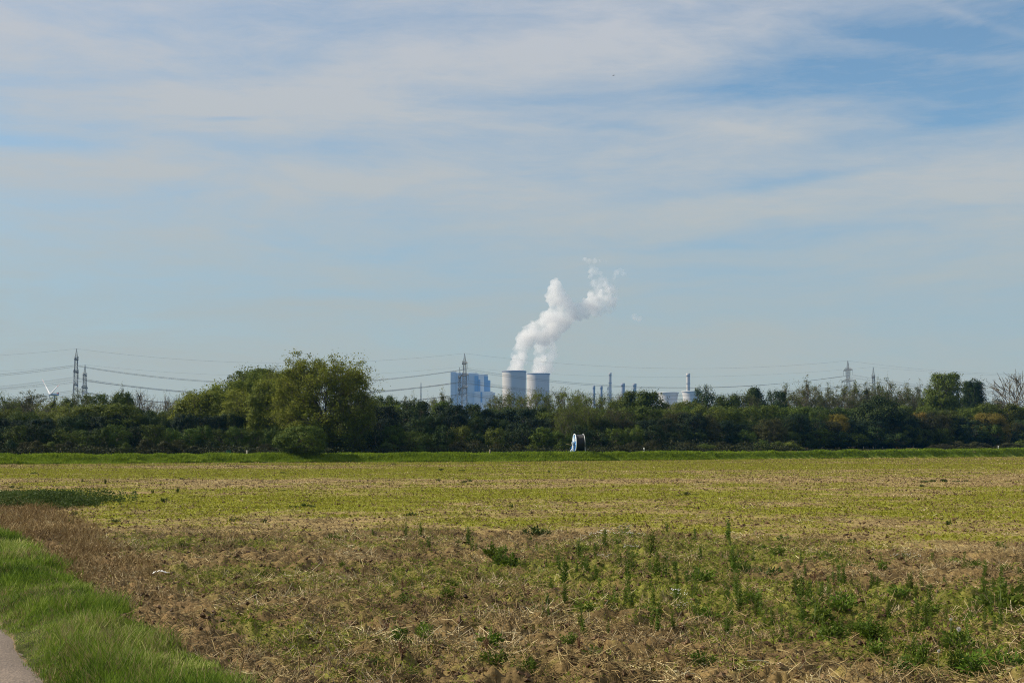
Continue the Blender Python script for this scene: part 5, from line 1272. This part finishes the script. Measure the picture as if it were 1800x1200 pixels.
# ------------------------------------------------------------------ marker posts, stump, box, fence posts, bird, scrap
post_w = simple('post_white', (.78, .78, .76), .5, .06, 3)
post_k = simple('post_black', (.02, .02, .02), .5, .1, 3)
wood_w = simple('weathered_wood', (.34, .28, .21), .9, .25, 3)
def marker(px, s, hpx, label):
    Y = YD(px, s); c = at(px, 790, Y); z = float(height(c.x, Y)); h = hpx * PX(Y)
    root = empty('marker_post', (c.x, Y, z), .3)
    pr = [(-.07, -.05), (.07, -.05), (.05, .05), (-.05, .05)]
    def seg(z0, z1, g=1.0, slope=0):
        m = MB(); m.add([(x_ * g, y_ * g, z0) for x_, y_ in pr] + [(x_ * g, y_ * g, z1 + (slope if y_ > 0 else 0)) for x_, y_ in pr], [(0, 1, 5, 4), (1, 2, 6, 5), (2, 3, 7, 6), (3, 0, 4, 7), (4, 5, 6, 7), (3, 2, 1, 0)]); return m
    seg(-.2, h, slope=.05).build('post', post_w, root)
    seg(h * .50, h * .70, 1.03).build('black_band', post_k, root)
    m = MB(); m.box((0, -.056, h * .60), (.06, .006, .16)); m.build('reflector', post_w, root)
    return tag(root, label, 'marker post')
marker(1132, 5, 9.5, 'white roadside marker post with black band, right of the hose reel')
marker(1755, 6, 6.5, 'white roadside marker post at the foot of the golden willow')
def wood_post(px, s, hpx, wpx, label, mat=wood_w, name='wooden_post', split=True):
    Y = YD(px, s); c = at(px, 790, Y); z = float(height(c.x, Y)); h = hpx * PX(Y); r = wpx * .5 * PX(Y)
    rg_ = np.random.default_rng(int(px))
    m = MB(); zz = [-.3, 0, h * .3, h * .6, h * .85, h, h * 1.02]; m.tube([(rg_.normal() * r * .12, rg_.normal() * r * .12, q) for q in zz], [r * 1.25, r * 1.15, r, r * .95, r * 1.02, r * .8, r * .15], 9)
    o = m.build(name, mat, None, True, (c.x, Y, z)); o.rotation_euler = (rg_.normal() * .04, rg_.normal() * .04, 0); return tag(o, label, 'post')
wood_post(861, 4, 9, 2.2, 'weathered short wooden post on the bank left of the hose reel')
wood_post(434, 4, 9, 3.4, 'pale weathered stump on the bank left of the big willow', simple('pale_wood', (.5, .44, .36), .9, .2, 3), 'tree_stump')
tag(bpy.data.objects['tree_stump'], None, 'stump')
fr_items = []
for px in (1365, 1395, 1445, 1475, 1501, 1518, 1535, 1552, 1580, 1606):
    wood_post(px, 33, 6, 1.1, '', name='fence_post'); o = [q for q in bpy.data.objects if q.name.startswith('fence_post')][-1]
    fr_items.append((px, o))
for px, o in fr_items:
    tag(o, 'thin brown stake under the front row of small trees at the right', 'stake', 'tree stakes below the right front row')
# green box half hidden in the shrubs
Y = YD(402, 9); c = at(402, 790, Y); z = float(height(c.x, Y)); root = empty('water_tank', (c.x, Y, z), .2)
gm_ = simple('green_paint', (.015, .09, .055), .5, .1, 3); w = 9 * PX(Y); h = 8 * PX(Y)
m = MB(); m.box((0, 0, h / 2), (w, w * .7, h)); bo = m.build('body', gm_, root); bv = bo.modifiers.new('b', 'BEVEL'); bv.width = .04
m = MB(); m.box((0, 0, h + .03), (w + .06, w * .7 + .06, .06)); m.build('lid', gm_, root)
m = MB(); [m.box((sx_ * w * .4, 0, -.06), (.08, w * .6, .14)) for sx_ in (-1, 1)]; m.build('skid', wood_w, root)
tag(root, 'dark green box standing in front of the hedge left of the pale stump', 'box')
# bird
c = at(1078.5, 133, 260); root = empty('bird', tuple(c), .4); root.scale = (.6, .6, .6)
bd = simple('bird_dark', (.04, .04, .045), .7, .1, 5)
m = MB(); m.tube([(-.34, 0, 0), (-.2, 0, .01), (0, 0, .02), (.17, 0, .02), (.27, 0, .03), (.33, 0, .02)], [.015, .05, .085, .07, .045, .01], 8); m.build('body', bd, root, True)
for sgn in (-1, 1):
    m = MB(); m.add([(.1, sgn * .05, .03), (-.1, sgn * .05, .03), (-.08, sgn * .35, .14), (.1, sgn * .35, .15), (-.12, sgn * .66, .06), (-.06, sgn * .68, .065),
                     (.1, sgn * .05, .01), (-.1, sgn * .05, .01), (-.08, sgn * .35, .12), (.1, sgn * .35, .13)], [(0, 1, 2, 3), (3, 2, 4, 5), (6, 9, 8, 7), (9, 5, 4, 8), (0, 3, 9, 6), (1, 7, 8, 2), (2, 8, 4), (3, 5, 9)]); m.build('wing', bd, root)
m = MB(); m.add([(-.3, -.02, 0), (-.3, .02, 0), (-.46, .06, 0), (-.46, -.06, 0), (-.38, 0, .01)], [(0, 1, 4), (1, 2, 4), (2, 3, 4), (3, 0, 4)]); m.build('tail', bd, root)
tag(root, 'tiny dark bird gliding high in the sky right of centre', 'bird')
# white scrap
x0, y0 = gnd(283, 1021); vs = []; n = 14; rg_ = np.random.default_rng(9)
for i in range(n):
    for j_ in range(4):
        t = i / (n - 1); vs.append((-.12 + .24 * t, (j_ - 1.5) * .018 * (1 - .5 * abs(t - .4)) + rg_.normal() * .005, .02 + .045 * math.sin(math.pi * min(1, t * 1.15)) + rg_.normal() * .008))
qs = [(i * 4 + j_, i * 4 + j_ + 1, (i + 1) * 4 + j_ + 1, (i + 1) * 4 + j_) for i in range(n - 1) for j_ in range(3)]
m = MB(); m.add(vs, qs); o = m.build('scrap', simple('white_plastic', (.72, .70, .66), .5, .06, 20), None, True, (x0, y0, float(zsurf(np.array([x0]), np.array([y0]))[0]) + .07)); o.rotation_euler = (0, 0, .25); o.scale = (.85, .8, .7)
sm_ = o.modifiers.new('t', 'SOLIDIFY'); sm_.thickness = .006
tag(o, 'crumpled white scrap lying where the grass verge meets the field', 'litter')

# ------------------------------------------------------------------ haze: even, thin, bluish air over the whole place
hm, nt, out = newmat('haze'); N = nt.nodes.new
hv = N('ShaderNodeVolumePrincipled'); hv.inputs['Color'].default_value = (.10, .42, 1.0, 1); hv.inputs['Density'].default_value = 6.0e-5; hv.inputs['Anisotropy'].default_value = .0
nt.links.new(hv.outputs[0], out.inputs['Volume'])
m = MB(); m.box((0, 0, 279), (10400, 10400, 560))
hz = m.build('haze', hm); tag(hz, 'thin bluish summer haze in the air over the whole plain', 'haze', kind='stuff')
